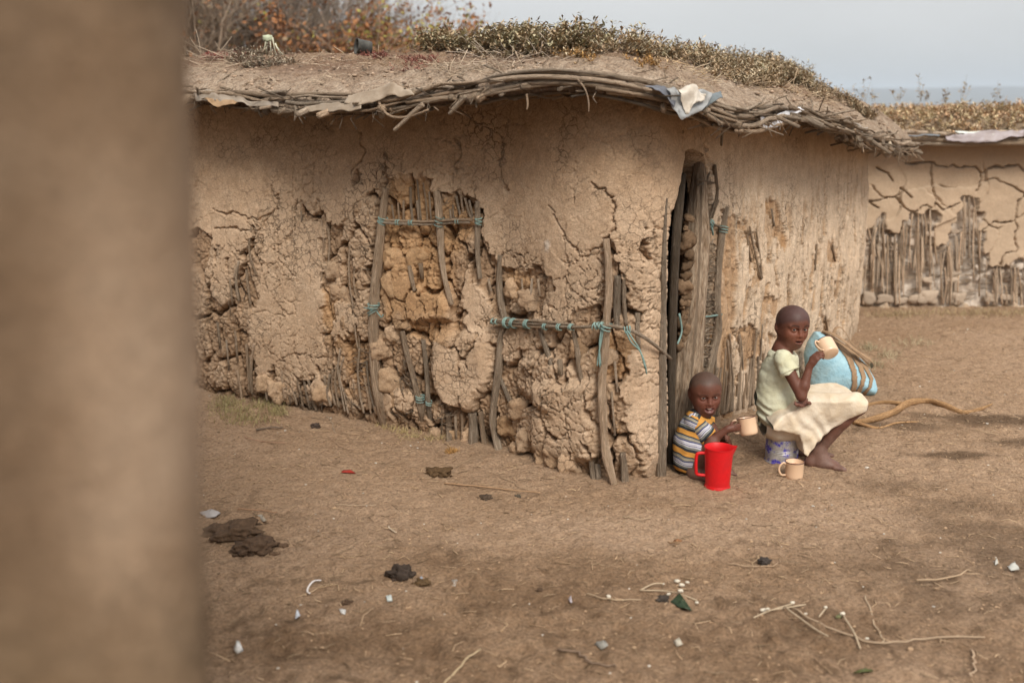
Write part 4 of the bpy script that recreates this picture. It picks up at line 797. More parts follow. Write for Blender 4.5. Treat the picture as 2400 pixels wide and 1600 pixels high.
# ================================================================== older child seated on the tin
tinc = G6(912, 1250)
gl = thing('person', 'child in pale green tee and cream skirt seated on a tin, lifting a cup', 'person', (tinc[0], tinc[1], 0))
Yb = 4.79
f = Field((P6(720, 900, 4.8)[0], 4.42, -0.01), (P6(1560, 900, 4.8)[0] + 0.03, 5.08, P6(990, 60, 4.8)[2] + 0.03), 0.0029)
hc = P6(992, 268, 4.79); toc = unit((CAMP - hc)[:2]); a_ = math.radians(31); yaw = (toc[0] * math.cos(a_) - toc[1] * math.sin(a_), toc[0] * math.sin(a_) + toc[1] * math.cos(a_))
HH = 0.204
pel, wai, che, uch = P6(905, 935, Yb), P6(868, 790, Yb), P6(885, 620, Yb), P6(905, 500, Yb)
f.chain([pel, wai, che, uch], [0.070, 0.062, 0.062, 0.050], 0.04)
nb_, nt = P6(915, 430, Yb), P6(948, 330, Yb + 0.01); f.chain([uch, nb_, nt], [0.05, 0.037, 0.038], 0.03)
shR, shL = P6(925, 500, 4.675), P6(950, 500, 4.905); f.cone(shR, shL, 0.034, 0.034, 0.04)
elR, wrR = P6(1060, 778, 4.60), P6(1118, 566, 4.62)
f.chain([shR, elR], [0.034, 0.024], 0.03); f.chain([elR, (elR * .65 + wrR * .35), wrR], [0.024, 0.0255, 0.0165], 0.012)
hand(f, wrR + unit(wrR - elR) * 0.004, (0.42, -0.22, 0.86), (0.80, 0.50, -0.30), 0.118, (0.95, 0.9, 0.9, 0.95), True, thumb=0.5)
elL, wrL = P6(1000, 820, 4.93), P6(1100, 800, 4.74); f.chain([shL, elL], [0.032, 0.023], 0.03); f.chain([elL, wrL, P6(1108, 812, 4.66)], [0.023, 0.016, 0.015], 0.012)
hand(f, P6(1112, 812, 4.645), (-0.72, -0.55, -0.12), (0.1, -0.2, 0.95), 0.112, (0.25, 0.2, 0.2, 0.3), False, thumb=0.4)
knR, knL = P6(1462, 842, 4.635), P6(1375, 815, 4.90); anR, anL = P6(1192, 1182, 4.69), P6(1130, 1130, 4.88)
f.chain([pel + (0.02, -0.07, -0.01), knR], [0.075, 0.044], 0.03); f.chain([pel + (0.02, 0.07, -0.01), knL], [0.075, 0.044], 0.03)
for kn, an in ((knR, anR), (knL, anL)): f.chain([kn + (0.01, 0, -0.01), kn * .68 + an * .32 + (-0.008, 0, -0.004), an], [0.040, 0.037, 0.021], 0.015); f.ell(kn + (.01, 0, 0.0), (0.043, 0.042, 0.043), None, 0.02)
hR, tR = G6(1092, 1285), G6(1390, 1318); foot(f, hR, tR, np.linalg.norm(tR - hR), anR)
hL, tL = G6(1030, 1208), G6(1285, 1212); foot(f, hL, tL, np.linalg.norm(tL - hL), anL)
Rh, Lh, eyes = head(f, hc, HH, yaw, -0.10, 0.06, 0.012)
V, F = f.surface(); V = smooth_mesh(V, F, 2, 0.4)
c = np.tile(SKIN, (len(V), 1)); q = (V - hc) @ Rh / HH
red = near_pts(V, [Lh(.35, .18, -.1), Lh(.35, -.18, -.1)], 0.05) * 0.6 + near_pts(V, [Lh(.42, 0, -.1)], .03) * .5; c = c + (np.array([0.20, 0.068, 0.038]) - c) * np.clip(red, 0, 1)
lip = ((np.abs(q[:, 1]) < 0.11) & (q[:, 0] > .33) & (q[:, 2] > -.325) & (q[:, 2] < -.195)) * 1.0 * (sstep(.012, 0, np.abs(np.hypot(q[:, 1] / 1.9, (q[:, 2] + .255)) - 0.03)) ); c = c + (np.array([0.22, 0.095, 0.085]) - c) * (np.clip(lip, 0, 1)[:, None] * .7)
scalp = sstep(-0.02, 0.12, q[:, 2] - 0.55 * np.clip(q[:, 0] - 0.05, 0, 1) + 0.05 * vnoise(V[:, 0] * 40, V[:, 1] * 40, V[:, 2] * 40)) * (q[:, 2] < 1) * (np.abs(q[:, 1]) < .6); c = c + (np.array([0.066, 0.040, 0.040]) - c) * (scalp * .75)[:, None]
brow = sstep(.028, .012, np.abs(q[:, 2] - .125 + 0.25 * (np.abs(q[:, 1]) - .15) ** 2 * 8 - .01)) * sstep(.05, .07, np.abs(q[:, 1])) * sstep(.25, .22, np.abs(q[:, 1])) * (q[:, 0] > .2); c = c + (np.array([0.02, 0.012, 0.01]) - c) * (brow * .75)[:, None]
lowd = sstep(0.34, 0.05, V[:, 2]); c = c + (np.array([0.21, 0.14, 0.115]) - c) * (lowd * (0.55 + 0.35 * fbm(V[:, 0] * 30, V[:, 1] * 30, V[:, 2] * 30, o=3)))[:, None]
tipm = sstep(0.028, 0.012, np.linalg.norm(V - P6(1030, 838, 4.60), axis=1))[:, None] * .6; c = c + (np.array([.35, .17, .13]) - c) * tipm
body = put('body', mesh_np('body', V, F, M['skin'], True, np.clip(c, 0, 1)), gl)
eyes_of(eyes, Rh, CAMP + np.array([0.4, 0, 0.1]), gl)
def cloth_mat(name, col, dirt, stripes=None, rough=0.9, dscale=7.0):
    m = material(name, col, rough, var=0.75, vscale=dscale, vcol=dirt, grain=(300, 0.08), bump=((14, 0.5, 0.02), (40, 0.25, 0.008), (140, 0.3, 0.002)), spec=0.1)
    if stripes:
        t = m.node_tree; b = t.nodes['Principled BSDF']; tcn = t.nodes.new('ShaderNodeTexCoord'); dt = t.nodes.new('ShaderNodeVectorMath'); dt.operation = 'DOT_PRODUCT'; dt.inputs[1].default_value = stripes
        nz2 = N(t, 'ShaderNodeTexNoise', Scale=9.0, Detail=1.0); L_(t, tcn.outputs['Object'], nz2.inputs['Vector']); L_(t, tcn.outputs['Object'], dt.inputs[0])
        ma = t.nodes.new('ShaderNodeMath'); ma.operation = 'MULTIPLY_ADD'; L_(t, nz2.outputs['Fac'], ma.inputs[0]); ma.inputs[1].default_value = 0.35; L_(t, dt.outputs['Value'], ma.inputs[2])
        fr = t.nodes.new('ShaderNodeMath'); fr.operation = 'FRACT'; L_(t, ma.outputs[0], fr.inputs[0]); r = t.nodes.new('ShaderNodeValToRGB'); r.color_ramp.interpolation = 'CONSTANT'; L_(t, fr.outputs[0], r.inputs[0])
        O, Wt, Gy, Bk, Nv = (.58, .29, .07), (.55, .56, .62), (.20, .21, .20), (.035, .042, .05), (.04, .045, .16)
        seq = [(0, O), (.24, Bk), (.37, Gy), (.47, Wt), (.53, Nv), (.56, Wt), (.62, (.3, .3, .4)), (.64, Wt), (.71, Nv), (.76, Gy), (.83, (.42, .36, .26)), (.88, Gy), (.94, Bk)]
        el = r.color_ramp.elements; el[0].color = (*O, 1); el[1].position = seq[1][0]; el[1].color = (*Bk, 1)
        for p, cc_ in seq[2:]: e_ = el.new(p); e_.color = (*cc_, 1)
        for l in list(b.inputs['Base Color'].links): t.links.remove(l)
        L_(t, r.outputs[0], b.inputs['Base Color'])
    return m
M['tee'] = cloth_mat('pale_green_cotton', (0.64, 0.65, 0.52), (0.80, 0.76, 0.62)); M['skirt'] = cloth_mat('cream_cotton', (0.70, 0.62, 0.51), (0.76, 0.64, 0.48))
f = Field((P6(715, 900, 4.8)[0], 4.56, P6(900, 1060, 4.8)[2]), (P6(1150, 900, 4.8)[0], 5.03, P6(900, 360, 4.8)[2]), 0.0034)
# tee shirt
f.chain([P6(905, 955, Yb), P6(895, 880, Yb), P6(868, 780, Yb), P6(880, 640, Yb), P6(905, 520, Yb)], [0.104, 0.104, 0.090, 0.086, 0.076], 0.04)
f.chain([P6(960, 760, Yb), P6(985, 860, Yb)], [0.062, 0.072], 0.05); f.cone(P6(925, 600, Yb), P6(940, 540, Yb), 0.078, 0.06, 0.04)
f.cone(shR + (0, 0, .004), shL + (0, 0, .004), 0.041, 0.041, 0.04)
sR1 = shR + (elR - shR) * 0.36; f.cone(shR, sR1, 0.045, 0.050, 0.02); sL1 = shL + (elL - shL) * 0.36; f.cone(shL, sL1, 0.043, 0.047, 0.02)
f.plane(sR1, elR - shR, (sR1 + unit(elR - shR) * .05, 0.058)); f.plane(sL1, elL - shL, (sL1 + unit(elL - shL) * .05, 0.055))
f.cone(nb_ + (0.006, 0, 0.004), nt, 0.040, 0.06, 0.006, 'sub'); f.ell(nb_ + (0.045, -.01, -0.012), (0.040, 0.040, 0.03), None, 0.008, 'sub')
f.plane(P6(900, 1000, Yb), (-0.10, 0, -1), (P6(900, 1090, Yb), 0.21))
sl, P = f.box(f.lo, f.lo + f.h * f.n); fx = P - pel
wr_ = 0.0065 * np.sin(fx[..., 2] * 130 + fx[..., 0] * 60 + 5 * vnoise(P[..., 0] * 12, P[..., 1] * 9, P[..., 2] * 12)) * sstep(.16, -.02, fx[..., 2]) + 0.007 * (1 - np.abs(fbm(P[..., 0] * 9 + P[..., 2] * 7, P[..., 1] * 5, (P[..., 2] - P[..., 0]) * 9, seed=5, o=3)) * 2.2)
f.D[sl] += wr_.astype(np.float32)[tuple(slice(0, n_) for n_ in f.D[sl].shape)]
V, F = f.surface(); V = smooth_mesh(V, F, 2, 0.4); put('tee_shirt', mesh_np('tee_shirt', V, F, M['tee']), gl)
# neckline and sleeve hems
def ring(name, c, n, r, th, mat, parent, sq=1.0):
    n = unit(n); a = unit(np.cross(n, [0.3, 1, 0.1])); b_ = np.cross(n, a); t = np.linspace(0, 2 * math.pi, 40); P = c + np.outer(np.cos(t) * r, a) + np.outer(np.sin(t) * r * sq, b_); return tube_obj(name, P, th, mat, parent, n=6)
ring('sleeve_hem', sR1 - unit(elR - shR) * .004, elR - shR, 0.049, 0.0035, M['tee'], gl)
# skirt: thighs, the cloth hanging between and below them
f = Field((P6(770, 900, 4.8)[0], 4.52, 0.02), (P6(1560, 900, 4.8)[0] + 0.03, 5.03, P6(900, 700, 4.8)[2] + 0.02), 0.0036)
f.chain([pel + (0.01, -0.055, -.012), P6(1150, 875, 4.69), knR + (-0.006, 0, 0.006)], [0.094, 0.080, 0.058], 0.03); f.chain([pel + (0.01, 0.06, -.012), P6(1150, 880, 4.86), knL + (-0.004, 0, 0.0)], [0.100, 0.080, 0.056], 0.03)
f.ell(pel + (0, 0, -0.025), (0.122, 0.128, 0.088), None, 0.02); f.ell(P6(850, 985, Yb), (0.078, 0.115, 0.055), None, 0.03)
out = [P6(x, y, 4.66) for x, y in ((800, 985), (900, 1020), (1020, 1050), (1040, 1110), (1046, 1180), (1080, 1212), (1100, 1195), (1150, 1115), (1225, 1035), (1400, 905), (1500, 858), (1510, 810), (1430, 770), (1100, 790), (900, 900))]
sl, P = f.box(f.lo, f.lo + f.h * (f.n - 1)); pd = polysd(P[:, 0, :, 0].astype(float), P[:, 0, :, 2].astype(float), [(p[0], p[2]) for p in out])[:, None, :]
yy = np.abs(P[..., 1] - 4.745) - (0.135 + 0.03 * fbm(P[..., 0] * 9, P[..., 2] * 5, seed=9, o=2)); dd = np.minimum(np.maximum(pd + 0.014, yy), 0) + np.hypot(np.maximum(pd + 0.014, 0), np.maximum(yy, 0)) - 0.014; f.mix(sl, dd, 0.03, 'add')
fold = 0.0028 * np.sin((P[..., 0] * 0.75 + P[..., 2] * 0.65) * 80 + 4.5 * vnoise(P[..., 0] * 7, P[..., 1] * 5, P[..., 2] * 7)) * sstep(-0.05, -0.2, P[..., 2] - 0.45) + 0.011 * np.abs(fbm(P[..., 0] * 9 - P[..., 2] * 9, P[..., 1] * 6 + 3, (P[..., 2] + P[..., 0]) * 3.5, seed=16, o=3)) + 0.006 * fbm(P[..., 0] * 8 - P[..., 2] * 8, P[..., 1] * 6, (P[..., 2] + P[..., 0]) * 4, seed=6, o=3)
f.D[sl] += fold.astype(np.float32)
V, F = f.surface(); V = smooth_mesh(V, F, 3, 0.4); put('skirt', mesh_np('skirt', V, F, M['skirt']), gl)
# ================================================================== toddler
to = thing('person', 'toddler in a striped orange and grey outfit squatting by the doorway holding out a cup', 'person', tuple(G6(230, 1350)))
f = Field((P6(110, 900, 4.6)[0], 4.36, -0.01), (P6(640, 900, 4.6)[0], 4.84, P6(350, 570, 4.6)[2] + .02), 0.0026)
tc_ = P6(355, 757, 4.60); toc = unit((CAMP - tc_)[:2]); a_ = math.radians(17); yaw = (toc[0] * math.cos(a_) - toc[1] * math.sin(a_), toc[0] * math.sin(a_) + toc[1] * math.cos(a_)); TH = 0.200
tp, tb, tch, tn = P6(225, 1245, 4.62), P6(255, 1120, 4.62), P6(290, 990, 4.61), P6(318, 910, 4.61)
f.chain([tp, tb, tch, tn], [0.062, 0.066, 0.060, 0.034], 0.04); f.chain([tn, P6(345, 840, 4.61)], [0.032, 0.034], 0.02)
sR, sL = P6(275, 965, 4.565), P6(372, 960, 4.69); eR, wR = P6(402, 1105, 4.535), P6(520, 1018, 4.52)
f.chain([sR, eR], [0.030, 0.023], 0.02); f.chain([eR, wR], [0.0235, 0.0165], 0.012); hand(f, wR, (0.93, -0.15, 0.18), (0.25, 0.95, 0.0), 0.088, (0.95, .95, 1, 1), True, thumb=0.7, kk=0.003)
eL, wL = P6(455, 1110, 4.64), P6(505, 1100, 4.56); f.chain([sL, eL], [0.028, 0.022], 0.02); f.chain([eL, wL], [0.021, 0.016], 0.012); hand(f, wL + (0, -.005, 0), (0.12, -0.75, 0.35), (-0.9, 0.0, 0.15), 0.078, (0.7, .7, .7, .7), False, thumb=.3, kk=0.003)
kR, aR = P6(400, 1150, 4.525), P6(285, 1345, 4.53); kL, aL = P6(490, 1130, 4.62), P6(440, 1330, 4.60)
f.chain([tp + (0.01, -.05, 0), kR], [0.055, 0.036], 0.03); f.chain([kR, (kR + aR) / 2, aR], [0.034, 0.032, 0.022], 0.02); f.chain([tp + (0.02, .03, 0), kL], [0.055, 0.035], 0.03); f.chain([kL, (kL + aL) / 2, aL], [0.034, 0.032, 0.022], 0.02)
h1, t1_ = G6(240, 1372), G6(420, 1412); foot(f, h1, t1_, 0.115, aR); h2 = np.array([aL[0] - 0.02, aL[1], 0]); foot(f, h2, h2 + (0.11, -0.03, 0), 0.115, aL)
Rt, Lt, eyes = head(f, tc_, TH, yaw, -0.12, -0.03, 0.042, 1.0, 1.0)
V, F = f.surface(); V = smooth_mesh(V, F, 2, 0.4)
c = np.tile(SKIN * 0.92, (len(V), 1)); q = (V - tc_) @ Rt / TH
c = c + (np.array([0.18, 0.060, 0.040]) - c) * (near_pts(V, [Lt(.35, .18, -.12), Lt(.35, -.18, -.12), Lt(.42, 0, -.1)], 0.04) * .5)
lipd = np.abs(np.hypot(q[:, 1] / 1.5, q[:, 2] + .26) - 0.055); lip = sstep(.022, .008, lipd) * (q[:, 0] > .34); c = c + (np.array([0.25, 0.12, 0.12]) - c) * (lip * .75)[:, None]
sc_ = sstep(0.10, 0.26, q[:, 2] - 0.5 * np.clip(q[:, 0] - 0.0, 0, 1) + 0.05 * vnoise(V[:, 0] * 60, V[:, 1] * 60, V[:, 2] * 60)) + sstep(-.02, -.2, q[:, 0]) * (q[:, 2] > -.25) * .8; c = c + (np.array([0.085, 0.058, 0.045]) - c) * (np.clip(sc_, 0, 1) * .8)[:, None]
brow = sstep(.025, .01, np.abs(q[:, 2] - .118)) * sstep(.05, .07, np.abs(q[:, 1])) * sstep(.24, .2, np.abs(q[:, 1])) * (q[:, 0] > .2); c = c + (np.array([0.03, 0.018, 0.015]) - c) * (brow * .5)[:, None]
c = c + (np.array([0.17, 0.115, 0.09]) - c) * (sstep(0.16, 0.02, V[:, 2]) * .5)[:, None]
put('body', mesh_np('body', V, F, M['skin'], True, np.clip(c, 0, 1)), to); eyes_of(eyes, Rt, CAMP + np.array([0.2, 0, 0]), to)
for dz, sq in ((-.238, (.045, .5, .2)), (-.298, (.045, .42, .16))):
    ball('teeth', Lt(.375, 0, dz), TH * 0.115, M['teeth'], to, (.35, sq[1], sq[2]), Rt, 2)
ball('tongue', Lt(.36, 0, -.285), TH * 0.06, M['mouth'], to, (1, 1, .4), Rt, 2)
M['stripe'] = cloth_mat('striped_cotton', (1, 1, 1), (1, 1, 1), stripes=(3.2, 2.0, 10.0)); M['stripe2'] = cloth_mat('striped_cotton_sleeve', (1, 1, 1), (1, 1, 1), stripes=(-8.5, 1.0, 7.0))
f = Field((P6(105, 900, 4.6)[0], 4.40, 0.02), (P6(450, 900, 4.6)[0], 4.80, P6(350, 840, 4.6)[2]), 0.0032)
f.chain([P6(222, 1262, 4.61), P6(238, 1180, 4.61), P6(252, 1100, 4.61), P6(290, 1000, 4.61), P6(305, 950, 4.61)], [0.066, 0.074, 0.077, 0.068, 0.056], 0.035); f.cone(sR, sL, 0.040, 0.036, 0.03)
f.chain([tp + (0.01, -.045, 0.002), tp * .35 + kR * .65], [0.063, 0.052], 0.02); f.chain([tp + (0.02, .03, 0), tp * .3 + kL * .7], [0.06, 0.05], 0.02)
f.cone(tn + (0.006, -.004, -0.006), tn + (0.03, -.01, 0.07), 0.036, 0.075, 0.008, 'sub')
sl, P = f.box(f.lo, f.lo + f.h * (f.n - 1)); f.D[sl] += (0.009 * fbm(P[..., 0] * 10 + P[..., 2] * 8, P[..., 1] * 7, P[..., 2] * 9 - P[..., 0] * 6, seed=8, o=3)).astype(np.float32)
V, F = f.surface(); V = smooth_mesh(V, F, 2, 0.4); put('striped_suit', mesh_np('striped_suit', V, F, M['stripe']), to)
f = Field(np.minimum(sR, eR) - .07, np.maximum(sR, eR) + .07, 0.003); s1 = sR + (eR - sR) * .72; f.chain([sR + (0.004, 0, 0.002), s1], [0.042, 0.047], 0.02); f.plane(s1, eR - sR, (s1 + unit(eR - sR) * .05, .056)); 
sl, P = f.box(f.lo, f.lo + f.h * (f.n - 1)); f.D[sl] += (0.008 * fbm(P[..., 0] * 14, P[..., 1] * 12, P[..., 2] * 14, seed=9, o=2)).astype(np.float32)
V, F = f.surface(); V = smooth_mesh(V, F, 2, 0.4); put('sleeve', mesh_np('sleeve', V, F, M['stripe2']), to)
# ================================================================== cups, pitcher, tin
def lathe(prof, n=48):
    prof = np.array(prof, float); a = np.arange(n) * 2 * math.pi / n; m = len(prof)
    V = np.stack([np.outer(prof[:, 0], np.cos(a)), np.outer(prof[:, 0], np.sin(a)), np.repeat(prof[:, 1][:, None], n, 1)], -1).reshape(-1, 3)
    i, j = np.meshgrid(np.arange(m - 1), np.arange(n), indexing='ij'); j2 = (j + 1) % n
    return V, np.stack([i * n + j, i * n + j2, (i + 1) * n + j2, (i + 1) * n + j], -1).reshape(-1, 4)
M['enamel'] = simple('peach_enamel', (0.70, 0.49, 0.33), 0.32, coat=0.3); M['rim'] = simple('dark_enamel_rim', (0.07, 0.025, 0.03), 0.35)
M['red'] = material('red_plastic', (0.62, 0.008, 0.012), 0.45, var=0.5, vscale=12, vcol=(0.72, 2.0, 1.6), grain=(60, 0.08), bump=((40, 0.15, 0.003),), spec=0.35); M['tea'] = simple('milky_tea', (0.35, 0.17, 0.08), 0.15)
def cup(label, base, R=None, r=0.043, h=0.084, ha=math.pi, tea=False, hs=1.0):
    t = thing('enamel_cup', label, 'cup', tuple(base), 'peach enamel cups'); R = np.eye(3) if R is None else R
    tf = lambda V: V @ R.T + base
    V, F = lathe([(0.0, 0.0), (r * .86, 0.0), (r * .93, 0.003), (r * .98, 0.010), (r, 0.02), (r, h - .004), (r * 1.03, h - .001), (r * 1.03, h + .0015), (r * .97, h - .002), (r * .955, 0.012), (0.0, 0.008)]); put('cup_body', mesh_np('cup_body', tf(V), F, M['enamel']), t)
    a = np.linspace(0, 2 * math.pi, 49)
    tube_obj('rim', tf(np.stack([np.cos(a) * r * 1.02, np.sin(a) * r * 1.02, np.full(49, h)], -1)), 0.0019, M['rim'], t, n=6, cap=False)
    hp = np.array([(r * .97, h * .86), (r * 1.35, h * .93), (r * 1.72, h * .72), (r * 1.74, h * .45), (r * 1.45, h * .22), (r * .98, h * .20)]); hp = catmull(hp, 6); tube_obj('handle', tf(np.stack([hp[:, 0] * math.cos(ha), hp[:, 0] * math.sin(ha), hp[:, 1]], -1)), 0.0035, M['enamel'], t, n=7, flat=1.5)
    if tea: V, F = lathe([(0.0, h * .72), (r * .96, h * .72)]); put('tea', mesh_np('tea', tf(V), F, M['tea']), t)
    return t
cup('peach enamel cup with dark rim standing on the ground in front of the tin', G6(1005, 1378), tea=True, ha=math.radians(186))
def frame_to(z, x):
    z = unit(z); x = unit(np.array(x) - z * np.dot(x, z)); return np.stack([x, np.cross(z, x), z], 1)
cb, ct = P6(1278, 470, 4.63), P6(1222, 372, 4.70); zc = unit(ct - cb); cup('peach enamel cup tilted in the raised hand of the child on the tin', cb, frame_to(zc, (1, 0, 0)), ha=math.pi + 0.5, r=0.043, h=0.078)
cb, ct = P6(678, 1060, 4.53), P6(655, 935, 4.55); zc = unit(ct - cb); cup('peach enamel cup held out by the squatting toddler', cb, frame_to(zc, (1, 0, 0)), ha=math.pi - .1, r=0.043, h=0.083)
pc = G6(442, 1444); pit = thing('plastic_pitcher', 'bright red plastic pitcher standing on the ground beside the toddler', 'pitcher', tuple(pc))
r0, r1, hp_ = 0.0585, 0.0665, 0.196
prof = [(0, 0), (r0 * .95, 0), (r0, .003), (r0, .012), (r0 * .965, .014), (r0 * .97, .018)] + [(r0 * .97 + (r1 - r0 * .97) * t, .018 + (hp_ - .018) * t) for t in np.linspace(0.05, 1, 14)] + [(r1 * 1.02, hp_ + .002), (r1 * .975, hp_), (r1 * .96, hp_ * .8), (r0 * .93, .01), (0, .008)]
V, F = lathe(prof, 64); a = np.arctan2(V[:, 1], V[:, 0]); sp_ = np.exp(-(a / 0.22) ** 2) * sstep(hp_ - .045, hp_, V[:, 2]) * (V[:, 2] > .03) * (np.hypot(V[:, 0], V[:, 1]) > .03)
V[:, 0] += sp_ * 0.018; V[:, 2] += sp_ * .004 + .004 * np.cos(a * 1) * sstep(hp_ - .01, hp_, V[:, 2]) * 0; put('pitcher_body', mesh_np('pitcher_body', V + pc, F, M['red']), pit)
hpth = [(-r1 * .96, hp_ - .028), (-r1 - .028, hp_ - .030), (-r1 - .036, hp_ - .040), (-r1 - .038, hp_ - .075), (-r1 - .036, hp_ - .115), (-r1 - .030, hp_ - .133), (-r0 - .004, hp_ - .138), (-r0 * .97, hp_ - .138)]
tube_obj('handle', np.array([(x, 0, z) for x, z in catmull(hpth, 5)]) + pc, 0.0075, M['red'], pit, n=10, flat=1.0)
a = np.linspace(0, 6.2832, 65); tube_obj('foot_ring', np.stack([np.cos(a) * r0, np.sin(a) * r0, np.full(65, .004)], -1) + pc, .002, M['red'], pit, n=5, cap=False)
tn_ = thing('paint_tin', 'upturned ribbed metal tin smeared with blue paint under the seated child', 'tin', (tinc[0], tinc[1], 0)); R_, Ht = 0.0815, 0.186
pr = [(0, 0), (R_ * .97, 0), (R_ * 1.015, .002), (R_ * 1.015, .006), (R_ * .99, .009)] + [(R_ * (0.99 + (0.014 * math.sin((z - .052) * 2 * math.pi / .0085) if .05 < z < .078 or .115 < z < .143 else 0)), z) for z in np.arange(.012, Ht - .01, .0014)] + [(R_ * 1.015, Ht - .006), (R_ * 1.015, Ht), (R_ * .97, Ht), (R_ * .95, Ht - .004), (0, Ht - .004)]
M['tin'] = material('galvanised_tin', (0.52, 0.52, 0.52), 0.42, grain=(40, 0.25), var=0.6, vscale=18, vcol=(0.6, 0.55, 0.5), bump=((50, 0.2, 0.003),), spec=0.5); t = M['tin'].node_tree; b = t.nodes['Principled BSDF']; b.inputs['Metallic'].default_value = 0.4
src = b.inputs['Base Color'].links[0].from_socket; tcn = t.nodes.new('ShaderNodeTexCoord'); nn = N(t, 'ShaderNodeTexNoise', Scale=17.0, Detail=6.0, Roughness=0.75); L_(t, tcn.outputs['Object'], nn.inputs['Vector']); mr = N(t, 'ShaderNodeMapRange'); L_(t, nn.outputs['Fac'], mr.inputs['Value']); mr.inputs['From Min'].default_value = 0.51; mr.inputs['From Max'].default_value = 0.60
sx = t.nodes.new('ShaderNodeSeparateXYZ'); L_(t, tcn.outputs['Object'], sx.inputs[0]); lo_ = N(t, 'ShaderNodeMapRange'); L_(t, sx.outputs['Z'], lo_.inputs['Value']); lo_.inputs['From Min'].default_value = 0.15; lo_.inputs['From Max'].default_value = 0.12; mm_ = t.nodes.new('ShaderNodeMath'); mm_.operation = 'MULTIPLY'; L_(t, mr.outputs[0], mm_.inputs[0]); L_(t, lo_.outputs[0], mm_.inputs[1])
mx = t.nodes.new('ShaderNodeMix'); mx.data_type = 'RGBA'; L_(t, mm_.outputs[0], mx.inputs[0]); L_(t, src, mx.inputs[6]); mx.inputs[7].default_value = (0.05, 0.035, 0.42, 1); L_(t, mx.outputs[2], b.inputs['Base Color']); sb = t.nodes.new('ShaderNodeMath'); sb.operation = 'MULTIPLY_ADD'; L_(t, mm_.outputs[0], sb.inputs[0]); sb.inputs[1].default_value = -0.4; sb.inputs[2].default_value = 0.4; L_(t, sb.outputs[0], b.inputs['Metallic'])
V, F = lathe(pr, 56); put('tin_body', mesh_np('tin_body', V + tinc, F, M['tin']), tn_)
a = np.linspace(0, 6.2832, 57); tube_obj('tin_rim', np.stack([np.cos(a) * R_ * 1.01, np.sin(a) * R_ * 1.01, np.full(57, .004)], -1) + tinc, .003, M['tin'], tn_, n=6, cap=False)
# ================================================================== blue sack with tan bands
bgc = G6(1350, 762); sack = thing('sack', 'pale blue cloth sack with tan bands leaning against the hut wall', 'sack', tuple(bgc))
ol = [(1092, 600), (1085, 480), (1110, 390), (1165, 305), (1215, 308), (1290, 350), (1365, 410), (1480, 490), (1545, 560), (1590, 640), (1607, 715), (1580, 762), (1510, 770), (1440, 764), (1250, 764), (1140, 764), (1104, 715)]
Ys = bgc[1] + 0.02; pw = [at(*c6(x, y), Ys) for x, y in ol]; f = Field((min(p[0] for p in pw) - .03, Ys - .2, -.01), (max(p[0] for p in pw) + .03, Ys + .2, max(p[2] for p in pw) + .03), 0.006)
sl, P = f.box(f.lo, f.lo + f.h * (f.n - 1)); pd = polysd(P[:, 0, :, 0].astype(float), P[:, 0, :, 2].astype(float), [(p[0], p[2]) for p in pw])[:, None, :]
tk = 0.15 * np.sqrt(np.clip(1 - (1 - np.clip(-pd / 0.15, 0, 1)) ** 2, 0, 1)); dd = np.where(pd < 0, (np.abs(P[..., 1] - Ys) - tk) * 0.6, np.hypot(pd, P[..., 1] - Ys)) + 0.012 * fbm(P[..., 0] * 7, P[..., 1] * 7, P[..., 2] * 5, seed=3, o=3); f.D[sl] = np.clip(dd, -.06, .06)
V, F = f.surface(); V = smooth_mesh(V, F, 4, 0.5)
M['sack'] = material('faded_blue_cloth', (0.28, 0.49, 0.60), 0.85, var=0.8, vscale=9, vcol=(1.6, 1.32, 1.2), grain=(90, 0.08), bump=((12, 0.5, 0.03), (60, 0.3, 0.006))); M['band'] = material('tan_webbing', (0.36, 0.24, 0.145), 0.8, var=0.5, vscale=30, grain=(200, 0.15), bump=((120, 0.5, 0.004),))
put('sack_body', mesh_np('sack_body', V, F, M['sack']), sack)
ctr = V.mean(0); nrmv = V - ctr; nrmv[:, 1] *= 2; nrmv /= np.linalg.norm(nrmv, axis=1)[:, None]; bu, bv = proj(V)
for ln, w in (([(1260, 345), (1340, 400), (1410, 500), (1445, 600), (1450, 690), (1432, 750)], 5.5), ([(1330, 390), (1420, 450), (1490, 560), (1515, 640), (1500, 700), (1470, 755)], 4.5), ([(1440, 480), (1530, 570), (1570, 650), (1560, 710), (1510, 765)], 3.5)):
    d = linesd(bu, bv, [c6(x, y) for x, y in ln]); fm = (d[F].max(1) < w * 1.25) & (V[F].mean(1)[:, 1] < Ys); Fi = F[fm]; vi, inv = np.unique(Fi, return_inverse=True)
    Vb = V[vi] + nrmv[vi] * 0.004; me = mesh_np('band', Vb, inv.reshape(-1, 4), M['band']); o = put('band', me, sack); sd_ = o.modifiers.new('thickness', 'SOLIDIFY'); sd_.thickness = 0.004; sd_.offset = 1
def strap(name, pts, w, mat, parent, Y, n=6):
    P = catmull([at(*c6(x, y), Y + dy) for x, y, dy in pts], n); V, F, UV = tube_np(P, w, 8, flat=0.22); me = mesh_np(name, V, fix_tris(F), mat); return put(name, me, parent)
strap('strap', [(1222, 300, -.02), (1290, 318, -.08), (1380, 375, -.11), (1470, 445, -.11), (1560, 505, -.08), (1585, 540, -.04), (1570, 558, 0)], 0.016, M['band'], sack, Ys); strap('strap', [(1215, 308, 0), (1290, 345, -.07), (1380, 410, -.12), (1480, 480, -.11), (1560, 552, -.05)], 0.013, M['band'], sack, Ys)
strap('strap', [(1290, 345, .02), (1310, 285, .04), (1345, 272, .05), (1385, 310, .05), (1430, 385, .03), (1490, 440, 0)], 0.011, M['band'], sack, Ys)
